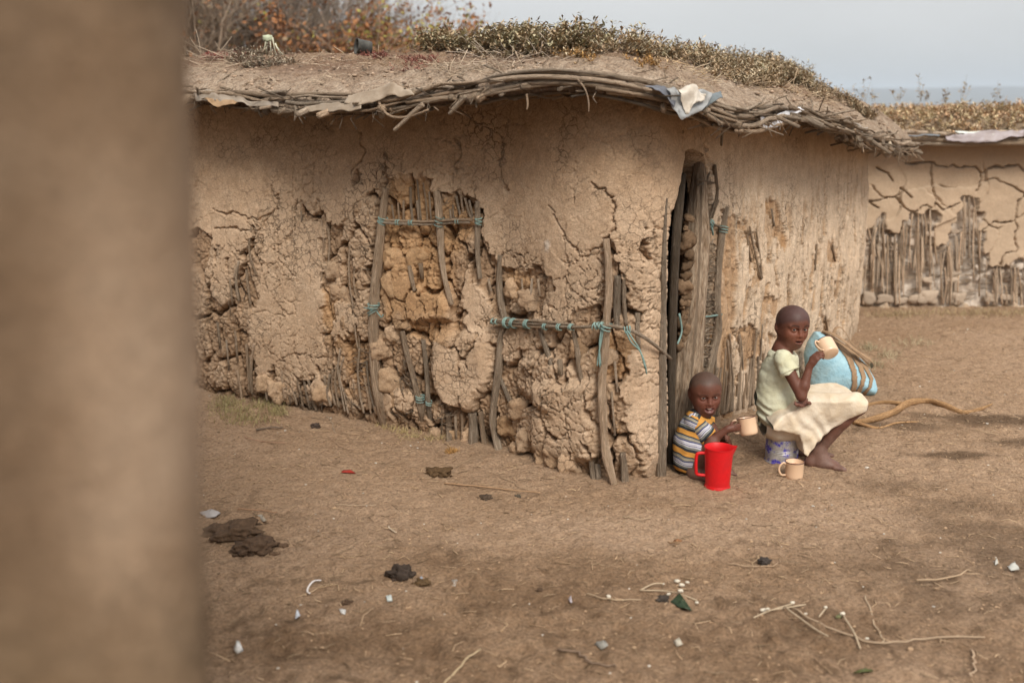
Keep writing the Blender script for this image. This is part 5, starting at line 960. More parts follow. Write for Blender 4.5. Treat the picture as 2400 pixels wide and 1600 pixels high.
# ================================================================== the nearest hut wall at the left edge, close to the camera
nh = thing('mud_hut', 'smooth brown mud wall of the nearest hut, close and out of focus', 'hut', (-0.9, 1.4, 0))
c_ = [(-3.4, -0.3), (-2.2, 0.35), (-1.1, 0.66), (-0.62, 0.74), (-0.40, 0.77), (-0.315, 0.81), (-0.300, 0.88), (-0.345, 1.0), (-0.62, 1.72), (-1.3, 3.4), (-2.4, 4.1), (-3.8, 3.6), (-4.4, 1.6)]
pth = catmull(c_, 14, True); zz2 = np.arange(-0.05, 2.42, 0.02); Pq = np.repeat(pth[:, None, :], len(zz2), 1); Zq = np.broadcast_to(zz2, Pq.shape[:2])
shift = -0.034 * (Zq - 1.0); w = 0.012 * fbm(Pq[..., 0] * 3, Zq * 3, Pq[..., 1] * 3, seed=200, o=3) + 0.004 * fbm(Pq[..., 0] * 14, Zq * 14, Pq[..., 1] * 14, seed=201)
cx_ = pth.mean(0); dr = Pq - cx_; dr /= np.linalg.norm(dr, axis=-1, keepdims=True)
NV = np.concatenate([Pq + dr * w[..., None], Zq[..., None]], -1); NV[..., 0] += 0.029 + 0.044 * (Zq - 1.79)
n1, n2 = Zq.shape; i, j = np.meshgrid(np.arange(n1), np.arange(n2 - 1), indexing='ij'); i2 = (i + 1) % n1
NF = np.stack([i * n2 + j, i2 * n2 + j, i2 * n2 + j + 1, i * n2 + j + 1], -1).reshape(-1, 4)
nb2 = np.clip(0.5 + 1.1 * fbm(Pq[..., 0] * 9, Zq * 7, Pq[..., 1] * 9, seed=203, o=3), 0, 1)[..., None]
nc = np.array([0.34, 0.245, 0.17]) * (1 - nb2) + np.array([0.20, 0.132, 0.083]) * nb2; low = sstep(0.9, 0.4, Zq)[..., None]; up_ = sstep(1.50, 1.76, Zq)[..., None]; lt_ = (sstep(-.40, -.33, Pq[..., 0]) * .4)[..., None]; nc = nc + (np.array([.38, .29, .215]) - nc) * lt_; nc = nc + (np.array([0.16, 0.108, 0.068]) - nc) * up_ * .75; dl_ = (sstep(-.325, -.42, Pq[..., 0]) * .6)[..., None]; nc = nc + (np.array([.15, .105, .07]) - nc) * dl_; nc = nc + (np.array([0.17, 0.118, 0.072]) - nc) * sstep(1.40, 1.2, Zq)[..., None] * .7  # light falloff painted into the wall colour: darker left, top, bottom; lighter corner
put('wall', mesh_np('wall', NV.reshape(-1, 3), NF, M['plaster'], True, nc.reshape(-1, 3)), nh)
rp = cx_ + (pth - cx_) * 1.06 ; V = [(cx_[0], cx_[1], 2.8)] + [(x, y, 2.46) for x, y in rp] + [(x, y, 2.40) for x, y in rp]; n_ = len(rp)
F = [(0, 1 + i, 1 + (i + 1) % n_) for i in range(n_)] + [(1 + i, 1 + n_ + i, 1 + n_ + (i + 1) % n_, 1 + (i + 1) % n_) for i in range(n_)] + [tuple(1 + n_ + i for i in range(n_))[::1]]
put('roof', mesh_np('roof', V, F, M['roofsoil'], False, (0.33, 0.25, 0.18)), nh)
# ================================================================== the hut behind
c3 = lambda x, y: (1960 + x / 2.7045, 180 + y / 2.7045)
bh = thing('mud_hut', 'far mud hut with rusty roof plants and bare sticks showing in its wall', 'hut', (4.6, 10.0, 0))
YB = 8.88; bx_ = np.concatenate([np.linspace(2.35, 2.75, 30), np.arange(2.76, 5.4, 0.0075), np.arange(5.4, 7.0, .04)]); bz_ = np.arange(-0.05, 1.62, 0.0075); BX, BZ = np.meshgrid(bx_, bz_, indexing='ij')
BYc = YB + 0.9 * sstep(2.9, 2.35, BX) ** 2 + 0.03 * fbm(BX * 1.3, BZ * 1.3, seed=210)
bu_, bv_ = proj(np.stack([BX, BYc, BZ], -1))
f1, f2, qx_, qz_ = worley((BX + .03 * fbm(BX * 9, BZ * 9, seed=211)) * 13, (BZ + .03 * fbm(BX * 9, BZ * 9, seed=212)) * 13, 213); ub, vb = proj(np.stack([qx_ / 13, np.full(qx_.shape, YB), qz_ / 13], -1))
EXB = [c3(*p) for p in ((175, 1010), (232, 900), (290, 860), (330, 990), (400, 960), (450, 860), (540, 840), (640, 850), (640, 1060), (700, 1060), (790, 930), (800, 740), (905, 730), (912, 960), (965, 1180), (1050, 1210), (1120, 1180), (1190, 1180), (1700, 1150), (1700, 1460), (120, 1460), (130, 1300), (180, 1290))]
exb = polysd(ub, vb, EXB) < 0; hb = np.zeros(BX.shape)
for ln in ([(450, 555), (620, 550), (720, 575), (890, 575), (920, 610), (960, 570), (1060, 570), (1160, 565), (1190, 600)], [(620, 555), (605, 640), (620, 740), (640, 790)], [(915, 600), (905, 680), (890, 730)], [(150, 760), (220, 800), (270, 830)], [(250, 570), (340, 620), (370, 670)], [(190, 800), (380, 760), (440, 840), (500, 855), (630, 800), (680, 850), (790, 810)],
           [(1190, 740), (1150, 790), (1145, 900), (1140, 1100), (1060, 1140), (1040, 1210)], [(920, 970), (1000, 930), (1140, 920)], [(90, 900), (110, 1080), (130, 1300)], [(380, 760), (420, 710), (470, 760)], [(1300, 560), (1310, 800), (1400, 900)], [(1500, 560), (1480, 760)]):
    wq = 8 * fbm(bu_ * .06, bv_ * .06, seed=215, o=4); hb = np.maximum(hb, sstep(2.3, 0.4, linesd(bu_ + wq, bv_ + wq, [c3(*p) for p in ln])))
pf1, pf2, pqx, pqz = worley((BX + .12 * fbm(BX * 3, BZ * 3, seed=250, o=4)) * 2.6, (BZ + .12 * fbm(BX * 3, BZ * 3, seed=251, o=4)) * 2.6, 252); prn = hsh((pqx * 100).astype(np.int64), (pqz * 100).astype(np.int64), np.zeros(pqx.shape, np.int64), 7) - .5; hb = np.maximum(hb, sstep(.05, 0, pf2 - pf1) * sstep(-.1, .3, fbm(BX * 2, BZ * 2, seed=253)) * sstep(1.35, 1.1, BZ) * .8)
g1b, g2b, _, _ = worley(BX * 11, BZ * 9, 216); rb = -0.075 + 0.06 * sstep(0, .4, g2b - g1b) * sstep(-0.2, 0.5, fbm(BX * 3, BZ * 3, seed=217)) + 0.012 * fbm(BX * 20, BZ * 20, seed=218)
Hb = np.where(exb, rb, -0.07 * hb + 0.035 * prn * sstep(1.4, 1.1, BZ) + 0.006 * fbm(BX * 9, BZ * 9, seed=219, o=4)); cb_ = np.array([0.47, 0.36, 0.26]) * (1 + .12 * fbm(BX * 4, BZ * 4, seed=260, o=4))[..., None] + np.zeros(BX.shape + (3,)); tb_ = sstep(1.15, 1.4, BZ)[..., None]; cb_ = cb_ + (np.array([0.34, 0.235, 0.155]) - cb_) * tb_ * .8
xb = np.clip(0.5 + fbm(BX * 7, BZ * 7, seed=220, o=3), 0, 1)[..., None]; cb_ = np.where(exb[..., None], np.array([0.30, 0.215, 0.15]) * (1 - xb) + np.array([0.60, 0.53, 0.46]) * xb, cb_)
put('wall', mesh_np('wall', np.stack([BX, BYc - Hb, BZ], -1).reshape(-1, 3), grid_faces(*BX.shape), M['far_plaster'], True, cb_.reshape(-1, 3)), bh)
# side and back walls of that hut, plain
pl = catmull([(2.35, 9.75), (2.3, 10.6), (3.0, 11.6), (5.0, 12.0), (6.8, 11.6), (7.25, 10.4), (7.0, 8.9)], 10); V = np.concatenate([np.concatenate([pl, np.full((len(pl), 1), z)], 1) for z in (-.05, 1.6)]); n_ = len(pl)
F = np.array([[i, i + 1, n_ + i + 1, n_ + i] for i in range(n_ - 1)]); put('back_wall', mesh_np('back_wall', V, F, M['far_plaster'], True, (0.40, 0.3, 0.22)), bh)
for i in range(150):
    x = rng.uniform(120, 1190) if i < 118 else rng.uniform(1190, 1600); yy_ = np.arange(700, 1440, 12.0); su = np.array([c3(x, y_) for y_ in yy_]); ins_ = polysd(su[:, 0], su[:, 1], EXB) < 0; y0 = (yy_[np.argmax(ins_)] + rng.uniform(-12, 60 if i % 2 else 260)) if ins_.any() else 1300; y1 = min(y0 + rng.uniform(180, 480), 1445); y0 = min(y0, 1360)
    uu, vv = c3(x, y0 + 15); 
    if polysd(np.array([uu]), np.array([vv]), EXB)[0] > 0: continue
    P = [at(*c3(x + dx, y), YB + rng.uniform(0.0, 0.03)) for dx, y in ((rng.normal() * 11, y0), (rng.normal() * 4, (y0 + y1) / 2), (rng.normal() * 7, y1))]
    tube_obj('stick', P, rng.uniform(0.003, 0.0085), M['wood'], bh, n=6, col=wcol(rng.uniform(1.4, 2.8)), smoothn=3, wob=0.15, seed=i)
b = Bag()
for i in range(260):
    x, y = rng.uniform(180, 1150), rng.uniform(950, 1420)
    if polysd(np.array([c3(x, y)[0]]), np.array([c3(x, y)[1]]), EXB)[0] > 0: continue
    P = [at(*c3(x + d * 30, y + rng.normal() * 5), YB + .03) for d in (0, 1, 2)]; b.tube(P, 0.004, 4, wcol(rng.uniform(.7, 1.6)))
put('brushwood', b.mesh('brushwood', M['wood']), bh, kind='stuff')
R0 = np.random.default_rng(5)
for x, y, r in ((300, 1390, 30), (400, 1400, 36), (520, 1400, 34), (600, 1400, 38), (785, 1400, 40), (225, 1400, 34), (980, 1410, 30), (1080, 1410, 30), (750, 1260, 26), (580, 1290, 26), (760, 1290, 30), (450, 1400, 26), (370, 1070, 18), (580, 1000, 20), (770, 970, 20), (1300, 1400, 34), (1420, 1400, 34)):
    V, F = rock(1, int(x), (1.1, .6, 1), 3); s = r / 2.7 / FPX * 9; s *= R0.uniform(.6, 1.25); put('mud_clod', mesh_np('mud_clod', V * np.array([R0.uniform(.8, 1.5), .6, R0.uniform(.6, 1.1)]) * s + at(*c3(x + R0.normal() * 20, y + R0.normal() * 12), YB + 0.02), F, M['far_plaster'], True, np.array([.42, .335, .26]) * rng.uniform(.8, 1.1)), bh)
# its roof
rxs = np.linspace(2.0, 7.4, 170); rys = np.linspace(0, 1, 60); RX, RT = np.meshgrid(rxs, rys, indexing='ij'); fronty = 8.62 + 0.8 * sstep(2.6, 2.0, RX) + 0.03 * np.sin(RX * 5); RY = fronty + RT * 3.4
ez2 = 1.500 + 0.012 * np.sin(RX * 3); RZ = ez2 + 0.05 + 0.20 * (1 - np.exp(-RT * 3.4 / 0.5)) * sstep(1.9, 3.2, RX) + 0.03 * fbm(RX * 3, RY * 3, seed=230, o=3) * sstep(0, .1, RT)
cR = np.array([0.34, 0.26, 0.18]) * (1 + 0.3 * fbm(RX * 9, RY * 9, seed=231))[..., None]; nr1, nr2 = RX.shape
Vt = np.stack([RX, RY, RZ], -1).reshape(-1, 3); Vb_ = np.stack([RX, RY, RZ - 0.05 - 0.12 * sstep(0, .2, RT)], -1).reshape(-1, 3); Ft = grid_faces(nr1, nr2); ed_ = np.array([[i * nr2, (i + 1) * nr2, (i + 1) * nr2 + nr1 * nr2, i * nr2 + nr1 * nr2] for i in range(nr1 - 1)])
broof = put('roof', mesh_np('roof', np.concatenate([Vt, Vb_]), np.concatenate([Ft, Ft[:, ::-1] + nr1 * nr2, ed_]), M['roofsoil'], True, np.concatenate([cR.reshape(-1, 3), cR.reshape(-1, 3) * .8])), bh)
for k in range(16):
    x0 = rng.uniform(2.3, 6.6); L = rng.uniform(.7, 1.8); dz = rng.choice([-.05, -.02, .02, .04]); tube_obj('eave_pole', [(x, 8.60 + .8 * sstep(2.6, 2.0, np.array(x)) + rng.normal() * .01, 1.51 + dz + rng.normal() * .008) for x in np.linspace(x0, min(x0 + L, 7.3), 6)], rng.uniform(.010, .018), M['wood'], broof, n=7, col=wcol(rng.uniform(1.0, 1.9)), smoothn=3, wob=.15)
def sheet(name, q, Y, col, seed, parent, drape=.03):
    T = catmull([at(*c3(x, y), Y) for x, y in q[0]], 8); B = catmull([at(*c3(x, y), Y - .03) for x, y in q[1]], 8); n_ = min(len(T), len(B)); t = np.linspace(0, 1, 6)[None, :, None]; V = (T[:n_, None] * (1 - t) + B[:n_, None] * t).reshape(-1, 3); V[:, 2] += drape * fbm(V[:, 0] * 6, V[:, 2] * 20, seed=seed); V[:, 1] += .02 * fbm(V[:, 0] * 9, V[:, 2] * 20, seed=seed + 1)
    o = put(name, mesh_np(name, V, grid_faces(n_, 6), M['plastic'], True, col), parent); m_ = o.modifiers.new('thickness', 'SOLIDIFY'); m_.thickness = .003
sheet('plastic_sheet', ([(690, 375), (800, 362), (950, 350), (1190, 345)], [(700, 385), (790, 395), (950, 405), (1190, 372)]), 8.56, (0.34, 0.30, 0.32), 3, broof, .06); sheet('plastic_sheet', ([(350, 368), (500, 375), (660, 365)], [(360, 382), (500, 385), (650, 380)]), 8.56, (0.16, 0.19, 0.22), 5, broof); sheet('plastic_sheet', ([(750, 350), (850, 345), (1000, 348)], [(760, 362), (850, 360), (1000, 362)]), 8.58, (0.62, 0.66, 0.62), 7, broof)
# ================================================================== hills and haze
hx = np.linspace(-6000, 7000, 260); prof_ = 134 + 8 * fbm(hx / 1400, hx * 0, seed=240, o=3) + 5 * fbm(hx / 300, hx * 0 + 3, seed=241, o=2) + 10 * sstep(1000, 3000, hx)
ts = np.array([0, .12, .3, .5, .7, .85, 1.0]); HX, HT = np.meshgrid(hx, ts, indexing='ij'); HY = 5200 - 1600 * (1 - HT) - 0 * HX; HZ = prof_[:, None] * HT ** 1.2 + 14 * fbm(HX / 200, HT * 5, seed=242, o=3) * HT * (1 - HT) * 4 - 2
hz_ = bpy.data.materials.new('haze'); hz_.use_nodes = True; hz_.node_tree.nodes.clear(); pv = hz_.node_tree.nodes.new('ShaderNodeVolumePrincipled'); pv.inputs['Color'].default_value = (.74, .86, 1.0, 1); pv.inputs['Density'].default_value = 0.00021; mo_ = hz_.node_tree.nodes.new('ShaderNodeOutputMaterial'); hz_.node_tree.links.new(pv.outputs[0], mo_.inputs['Volume'])
Vh = [(x, y, z) for x in (-11000, 12000) for y in (-9000, 9500) for z in (-3, 190)]; put('haze', mesh_np('haze', Vh, [(0, 1, 3, 2), (4, 6, 7, 5), (0, 4, 5, 1), (2, 3, 7, 6), (0, 2, 6, 4), (1, 5, 7, 3)], hz_, False), kind='stuff')
put('hills', mesh_np('hills', np.stack([HX, HY, HZ], -1).reshape(-1, 3), grid_faces(*HX.shape), M['far_plaster'], True, (0.13, 0.12, 0.10)), kind='structure')
# ================================================================== trees beyond the huts
def tree(name, label, base, h, spread, lean, seed, leaf=None, leaf_n=0, depth=6, tcol=(1, 1, 1), r0=0.10, group='trees beyond the huts', kids=(3, 5)):
    R = np.random.default_rng(seed); t = thing(name, label, 'tree', base, group); tk = Bag(); cr = Bag(); tips = []
    def grow(p, d, L, r, lv):
        pts = [p]; dd = d.copy(); 
        for k in range(3): dd = unit(dd + R.normal(0, .16, 3) + np.array([0, 0, .05])); pts.append(pts[-1] + dd * L / 3)
        (tk if lv <= 1 else cr).tube(pts, np.linspace(r, r * .62, 4), 6 if lv < 3 else 3, np.array(tcol) * R.uniform(.7, 1.4), cap=False)
        if lv >= depth - 2: tips.extend(pts[1:])
        if lv >= depth: return
        for _ in range(R.integers(*kids)):
            q = pts[R.integers(1, 4)]; nd = unit(dd + R.normal(0, spread, 3) + np.array(lean) * .15); grow(q, nd, L * R.uniform(.62, .85), r * .55, lv + 1)
    for _ in range(3 if r0 > .05 else 5): grow(np.array(base, float), unit(np.array(lean) + R.normal(0, spread * .6, 3) * np.array([1, .6, .3]) + [0, 0, 1.0]), h * .42, r0, 0)
    put('trunk', tk.mesh('trunk', M['bark']), t)
    if leaf_n:
        T = np.array(tips); ix_ = R.integers(0, len(T), leaf_n); c = T[ix_] + R.normal(0, .07, (leaf_n, 3)); a = R.normal(0, 1, (leaf_n, 3)); a /= np.linalg.norm(a, axis=1)[:, None]; b_ = np.cross(a, R.normal(0, 1, (leaf_n, 3))); b_ /= np.linalg.norm(b_, axis=1)[:, None]; s = R.uniform(.012, .03, (leaf_n, 1)) * (.9 if leaf_n > 9000 else 1)
        V = np.stack([c - a * s * 1.8, c + b_ * s, c + a * s * 1.8, c - b_ * s], 1).reshape(-1, 3); F = np.arange(leaf_n * 4).reshape(-1, 4); cs = np.array(leaf)[R.integers(0, len(leaf), leaf_n)] * R.uniform(.6, 1.3, (leaf_n, 1)); hgt = (c[:, 2] - c[:, 2].min()) / np.ptp(c[:, 2])
        cr.add(V, F, None, np.repeat(cs, 4, 0))
        cm_ = 'leaf'
    put('crown', cr.mesh('crown', M['leaf'] if leaf_n else M['bark']), t); return t
gp = lambda u, Y: (float(at(u, 400, Y)[0]), Y, 0.0)
tree('thorn_tree', 'wide bare thorn tree with grey twigs above the hut roof', gp(520, 15), 4.2, .42, (.45, 0, .5), 11, [(.22, .15, .09), (.30, .12, .05)], 1800, 6, (.24, .195, .155))
tree('thorn_tree', 'dense brown thorn tree at the end of the roof beside the near wall', gp(400, 14), 3.9, .42, (.1, 0, .6), 12, [(.22, .16, .10), (.28, .13, .06)], 1500, 6, (.26, .20, .15))
tree('thorn_tree', 'bare thorn tree leaning out behind the other two', gp(640, 17), 4.1, .40, (.30, 0, .4), 15, [(.26, .14, .07)], 900, 6, (.22, .18, .15))
tree('shrub', 'rust and yellow green leafy shrub above the roof line', gp(835, 15), 3.05, .34, (0.0, 0, .5), 13, [(.34, .16, .07), (.36, .19, .09), (.28, .14, .08), (.32, .29, .08)], 26000, 5, (.16, .10, .07), .04)
tree('shrub', 'low rust coloured shrub filling in under the thorn tree', gp(735, 14), 2.5, .4, (0, 0, .4), 16, [(.34, .15, .06), (.26, .14, .08)], 20000, 5, (.16, .10, .07), .04)
tree('thin_tree', 'faint grey leafless sapling far behind the roof', gp(955, 22), 3.6, .35, (.1, 0, .9), 14, None, 0, 5, (.34, .33, .33), .03)
# ================================================================== plants and litter on the roofs
def leafy(bag, p, n_st, h, col, R, lean=0.5, leafL=0.022, nl=10):
    for _ in range(n_st):
        d = unit(R.normal(0, lean, 3) + [0, 0, 1.0]); L = h * R.uniform(.35, 1.3); q = p + R.normal(0, .015, 3) * [1, 1, 0]; e_ = q + d * L + R.normal(0, .012, 3); c = np.array(col[R.integers(len(col))]) * R.uniform(.65, 1.3)
        st = np.cross(d, [1, .3, 0]); st = st / np.linalg.norm(st) * .0016; V = [q - st, q + st, e_ + st * .5, e_ - st * .5]; bag.add(V, np.array([[0, 1, 2, 3]]), None, c * .6)
        t = R.uniform(.25, 1, nl); a = R.uniform(0, 6.28, nl); el = R.uniform(-.3, 1.0, nl); dr_ = np.stack([np.cos(a) * np.cos(el), np.sin(a) * np.cos(el), np.sin(el)], 1); bs = q + (e_ - q) * t[:, None]; ll = leafL * R.uniform(.6, 1.3, nl)[:, None]; sd = np.cross(dr_, [0, 0, 1.0]); sd /= np.linalg.norm(sd, axis=1)[:, None] + 1e-9
        m_ = bs + dr_ * ll * .5; tp_ = bs + dr_ * ll + np.array([0, 0, -1.0]) * ll * R.uniform(-.2, .45, (nl, 1)); V = np.stack([bs, m_ + sd * ll * .2, tp_, m_ - sd * ll * .2], 1).reshape(-1, 3)
        bag.add(V, np.arange(nl * 4).reshape(-1, 4), None, np.repeat(np.clip(c * R.uniform(.7, 1.35, (nl, 1)), 0, 1), 4, 0))
def pick_roof(poly, n, R):
    sd_ = polysd(_ru, np.where(_rv > 1e6, 1e6, _rv), dp(poly)); ok = np.argwhere((sd_ < 0) & (_d > .05) & (EY < 7.6)); 
    if len(ok) == 0: return np.zeros((0, 3))
    w = np.gradient(EX, axis=0)[ok[:, 0], ok[:, 1]] * 0 + tt[ok[:, 1]] + .02; gx_ = RV[ok[:, 0], ok[:, 1]]; w = w * sstep(-.35, .3, vnoise(gx_[:, 0] * 4.5, gx_[:, 1] * 4.5, seed=301)); k = R.choice(len(ok), n, p=w / w.sum()); P = RV[ok[k, 0], ok[k, 1]]; return P + np.concatenate([R.normal(0, .012, (n, 2)), np.zeros((n, 1))], 1)
R = np.random.default_rng(77); GRN = [(.30, .27, .17), (.36, .32, .21), (.38, .29, .18), (.24, .20, .12)]; DRY = [(.40, .30, .20), (.34, .25, .16), (.29, .22, .14), (.44, .37, .26)]; RED = [(.26, .10, .08), (.32, .13, .10), (.22, .09, .07)]; YEL = [(.50, .31, .12), (.46, .27, .10), (.42, .30, .17)]
def patch(label, polys, n, h, cols, nm='roof_plants', **kw):
    b = Bag()
    for p in polys:
        for q in pick_roof(p, n, R): leafy(b, q, 3, h, cols, R, **kw)
    if b.n: put(nm, b.mesh(nm, M['leaf'], False), None, kind='stuff', label=label, category='plants')
patch('grey green succulents along the roof crest', [[(930, 60), (1390, 40), (1390, 118), (1200, 128), (1000, 120), (930, 120)]], 620, .115, GRN + DRY[1:3], leafL=.030, nl=12)
patch('brown green plants along the falling roof crest', [[(1370, 50), (1600, 70), (1860, 150), (1860, 200), (1760, 195), (1640, 158), (1500, 140), (1370, 128)]], 800, .11, DRY + GRN[1:3], leafL=.026, nl=12)
patch('dry brown leaves under the crest plants', [[(1000, 100), (1340, 95), (1600, 130), (1500, 150), (1200, 135), (1020, 130)], [(1600, 130), (1760, 175), (1820, 200), (1740, 205), (1640, 180)]], 260, .045, DRY)
patch('small orange brown plants on the roof', [[(1290, 125), (1480, 135), (1530, 160), (1440, 165), (1320, 150)]], 240, .03, YEL, leafL=.014); patch('dark red stonecrop on the roof', [[(920, 135), (1000, 128), (1010, 150), (930, 172), (900, 165)], [(1100, 190), (1190, 168), (1200, 180), (1110, 205)], [(820, 128), (890, 122), (890, 134), (830, 138)], [(470, 128), (560, 122), (560, 136), (480, 140)]], 150, .018, RED, leafL=.010)
patch('low brown succulents on the left part of the roof', [[(530, 100), (660, 100), (680, 150), (560, 160), (520, 145)]], 170, .036, [(.30, .25, .18), (.24, .17, .12), (.36, .31, .24)], leafL=.016); patch('sparse weeds at the roof end', [[(1850, 185), (1900, 200), (1960, 240), (1930, 245), (1860, 220)], [(1940, 225), (2010, 270), (1990, 285)]], 90, .04, DRY)
b = Bag()
for poly, n, L, cols in (([(1080, 115), (1320, 110), (1290, 165), (1130, 165)], 240, .16, [(.55, .46, .38), (.45, .36, .28)]), ([(1540, 140), (1640, 150), (1660, 215), (1560, 205)], 160, .14, [(.55, .40, .24), (.60, .48, .34)]), ([(450, 110), (560, 120), (560, 160), (450, 170)], 90, .22, [(.5, .40, .3)]), ([(500, 130), (1000, 120), (1000, 210), (520, 215)], 120, .08, [(.5, .4, .3)]), ([(1660, 170), (1900, 230), (1900, 260), (1700, 250)], 110, .16, [(.5, .38, .26)]), ([(1000, 150), (1500, 160), (1560, 195), (1000, 190)], 160, .09, [(.5, .4, .3)])):
    for q in pick_roof(poly, n, R):
        d = unit(R.normal(0, 1, 3) * [1, 1, .25] + [0, 0, .1]); l = L * R.uniform(.3, 1.2); s = np.cross(d, [0, 0, 1.0]); b.tube([q + [0, 0, .004], q + d * l * .5 + s * R.normal() * .02 + [0, 0, .012], q + d * l + [0, 0, R.uniform(-.004, .03)]], R.uniform(.0009, .0019), 3, np.array(cols[R.integers(len(cols))]) * R.uniform(.7, 1.2))
put('roof_straw', b.mesh('roof_straw', M['straw']), None, kind='stuff', label='loose straw and dead stems lying on the earth roof', category='straw')
b = Bag(); k_ = R.integers(0, nr1 * nr2, 9000); Pq = Vt[k_]; Pq = Pq[(Pq[:, 1] < 10.3) & (Pq[:, 0] > 2.3)]
for q in Pq: leafy(b, q + R.normal(0, .02, 3) * [1, 1, 0], 1, .075, [(.42, .27, .16), (.44, .33, .20), (.38, .25, .15), (.42, .34, .2), (.50, .38, .25)], R, .6, .036, 8)
for x, h in ((540, .25), (560, .18), (800, .2), (1020, .2), (185, .2), (240, .16), (400, .14), (700, .12)):
    q = at(*c3(x, 150), 10.2); q[2] = 1.83
    for _ in range(4): leafy(b, q, 1, h, [(.36, .26, .14)], R, .25, .04, 8)
put('roof_plants', b.mesh('roof_plants', M['leaf'], False), None, kind='stuff', label='rusty dry plants covering the far roof', category='plants')
# things lying on the main roof
def on_roof(x, y): return roof_px(x * K, y * K)
q = on_roof(852, 126); V, F = lathe([(0, 0), (.040, 0), (.043, .01), (.044, .05), (.046, .085), (.050, .09), (.050, .095), (.044, .09), (.040, .01), (0, .01)], 28); Rm = np.array(Matrix.Rotation(math.radians(-82), 3, 'Y')); V = V @ Rm.T; V = V @ np.array(Matrix.Rotation(math.radians(25), 3, 'Z')).T; tq = thing('old_pot', 'small dark cylindrical pot lying on its side on the roof ridge', 'pot', tuple(q)); V[:, 2] -= V[:, 2].min(); put('pot_body', mesh_np('pot_body', V + q + [0, 0, -.004], F, material('dark_rubber', (.045, .045, .042), .6, grain=(40, .3), var=.6, vscale=20, vcol=(2.2, 2.1, 1.9)), True), tq)
q = on_roof(1368, 118); V, F = lathe([(0, 0), (.016, 0), (.018, .004), (.020, .04), (.018, .042), (0, .04)], 18); V = V @ np.array(Matrix.Rotation(.5, 3, 'Y')).T; tq = thing('bottle_cap', 'small purple plastic cap standing among the roof plants', 'cap', tuple(q)); put('cap_body', mesh_np('cap_body', V + q + [0, 0, .02], F, simple('purple_plastic', (.16, .10, .17), .5)), tq)
b = Bag(); q = on_roof(622, 128); 
for dx, h in ((-.035, .09), (-.02, .12), (0, .10), (.02, .105), (.04, .07), (.05, .05)): b.tube([q + [dx * 1.5, 0, 0], q + [dx, 0, h * .6], q + [dx * .7, .0, h]], [.003, .004, .006], 5, (.48, .47, .36))
V, F = rock(1, 5, (1.3, .8, .8), 3); b.add(V * np.array([.02, .016, .024]) + q + [-.015, 0, .10], np.array([list(x_) + [x_[2]] for x_ in F]), None, (.40, .44, .32)); o = put('withered_plant', b.mesh('withered_plant', M['leaf']), None, label='pale green withered stump with many stalks on the roof', category='plant')
tube_obj('board', [on_roof(1762, 196) + [0, 0, .015], on_roof(1860, 228) + [0, 0, .015]], .014, M['wood'], None, n=6, col=(1.1, .8, .55), flat=.5); bpy.data.objects['board']['label'] = 'narrow brown board lying among plants on the roof slope'; bpy.data.objects['board']['category'] = 'board'
b = Bag()
for q in pick_roof([(500, 120), (2040, 120), (2040, 330), (500, 240)], 1500, R):
    V, F = rock(1, int(R.integers(1, 30)), (1, 1, .6), 1, .4); b.add(V * R.uniform(.004, .013) + q, np.array([list(x_) + [x_[2]] for x_ in F]), None, np.array([.30, .22, .16]) * R.uniform(.5, 1.5))
put('roof_crumbs', b.mesh('roof_crumbs', M['straw']), None, kind='stuff', label='crumbs of soil scattered over the roof', category='soil')
# ================================================================== litter on the ground
R = np.random.default_rng(99)
def gp_(x, y, z=0.0): p = G(x * K, y * K); p[2] = gz(p[0], p[1]) + z; return p
ICO = {}
def ico(n):
    if n not in ICO:
        bm = bmesh.new(); bmesh.ops.create_icosphere(bm, subdivisions=n, radius=1); ICO[n] = (np.array([v.co[:] for v in bm.verts]), np.array([[v.index for v in f.verts] + [f.verts[2].index] for f in bm.faces])); bm.free()
    return ICO[n]
pebs = []
for _ in range(14): V, F = ico(1); pebs.append((V * (1 + .35 * R.normal(0, .6, (len(V), 1))) * np.array([1, R.uniform(.6, 1), R.uniform(.4, .7)]), F))
b = Bag(); n_ = 9000
X = R.uniform(-2.2, 4.6, n_); Y = 2.5 + 6 * R.random(n_) ** 1.3; keep = ~((Y > 6.0 - .64 * (X + 1.84)) & (X < .7) & (Y > 4.4)); keep &= ~((X > .6) & (X < 2.75) & (Y > 4.7 + (X - .7) * 1.62))
for x, y in zip(X[keep], Y[keep]):
    V, F = pebs[R.integers(14)]; s = R.uniform(.0018, .006) * (1.9 if R.random() < .06 else 1); z = gz(x, y); t = R.random()
    c = np.array([.33, .225, .14]) * R.uniform(.45, 1.35) if t < .93 else np.array([.6, .55, .48]) * R.uniform(.6, 1.1); b.add(V * s + [x, y, z + s * .2], F, None, c)
put('gravel', b.mesh('gravel', M['straw'], False), None, kind='stuff', label='fine gravel and crumbs strewn over the trodden yard', category='gravel')
b = Bag()
for x, y in zip(R.uniform(-2.0, 4.6, 4200), 2.5 + 5.4 * R.random(4200) ** 1.2):
    if (y > 6.0 - .64 * (x + 1.84) - .05 and x < .75 and y > 4.3) or (x > .6 and x < 2.8 and y > 4.65 + (x - .7) * 1.62): continue
    a = R.uniform(0, 6.28); L = R.uniform(.012, .07) * (2 if R.random() < .08 else 1); d = np.array([math.cos(a), math.sin(a), 0]); s = np.array([-d[1], d[0], 0]); p = np.array([x, y, gz(x, y) + .004]); k = R.normal() * .2 * L
    b.tube([p, p + d * L * .5 + s * k + [0, 0, .002], p + d * L], R.uniform(.0008, .0019), 3, np.array([.42, .30, .19]) * R.uniform(.45, 1.5))
put('straw_bits', b.mesh('straw_bits', M['straw']), None, kind='stuff', label='short straws and twigs trodden into the yard', category='straw')
b = Bag()
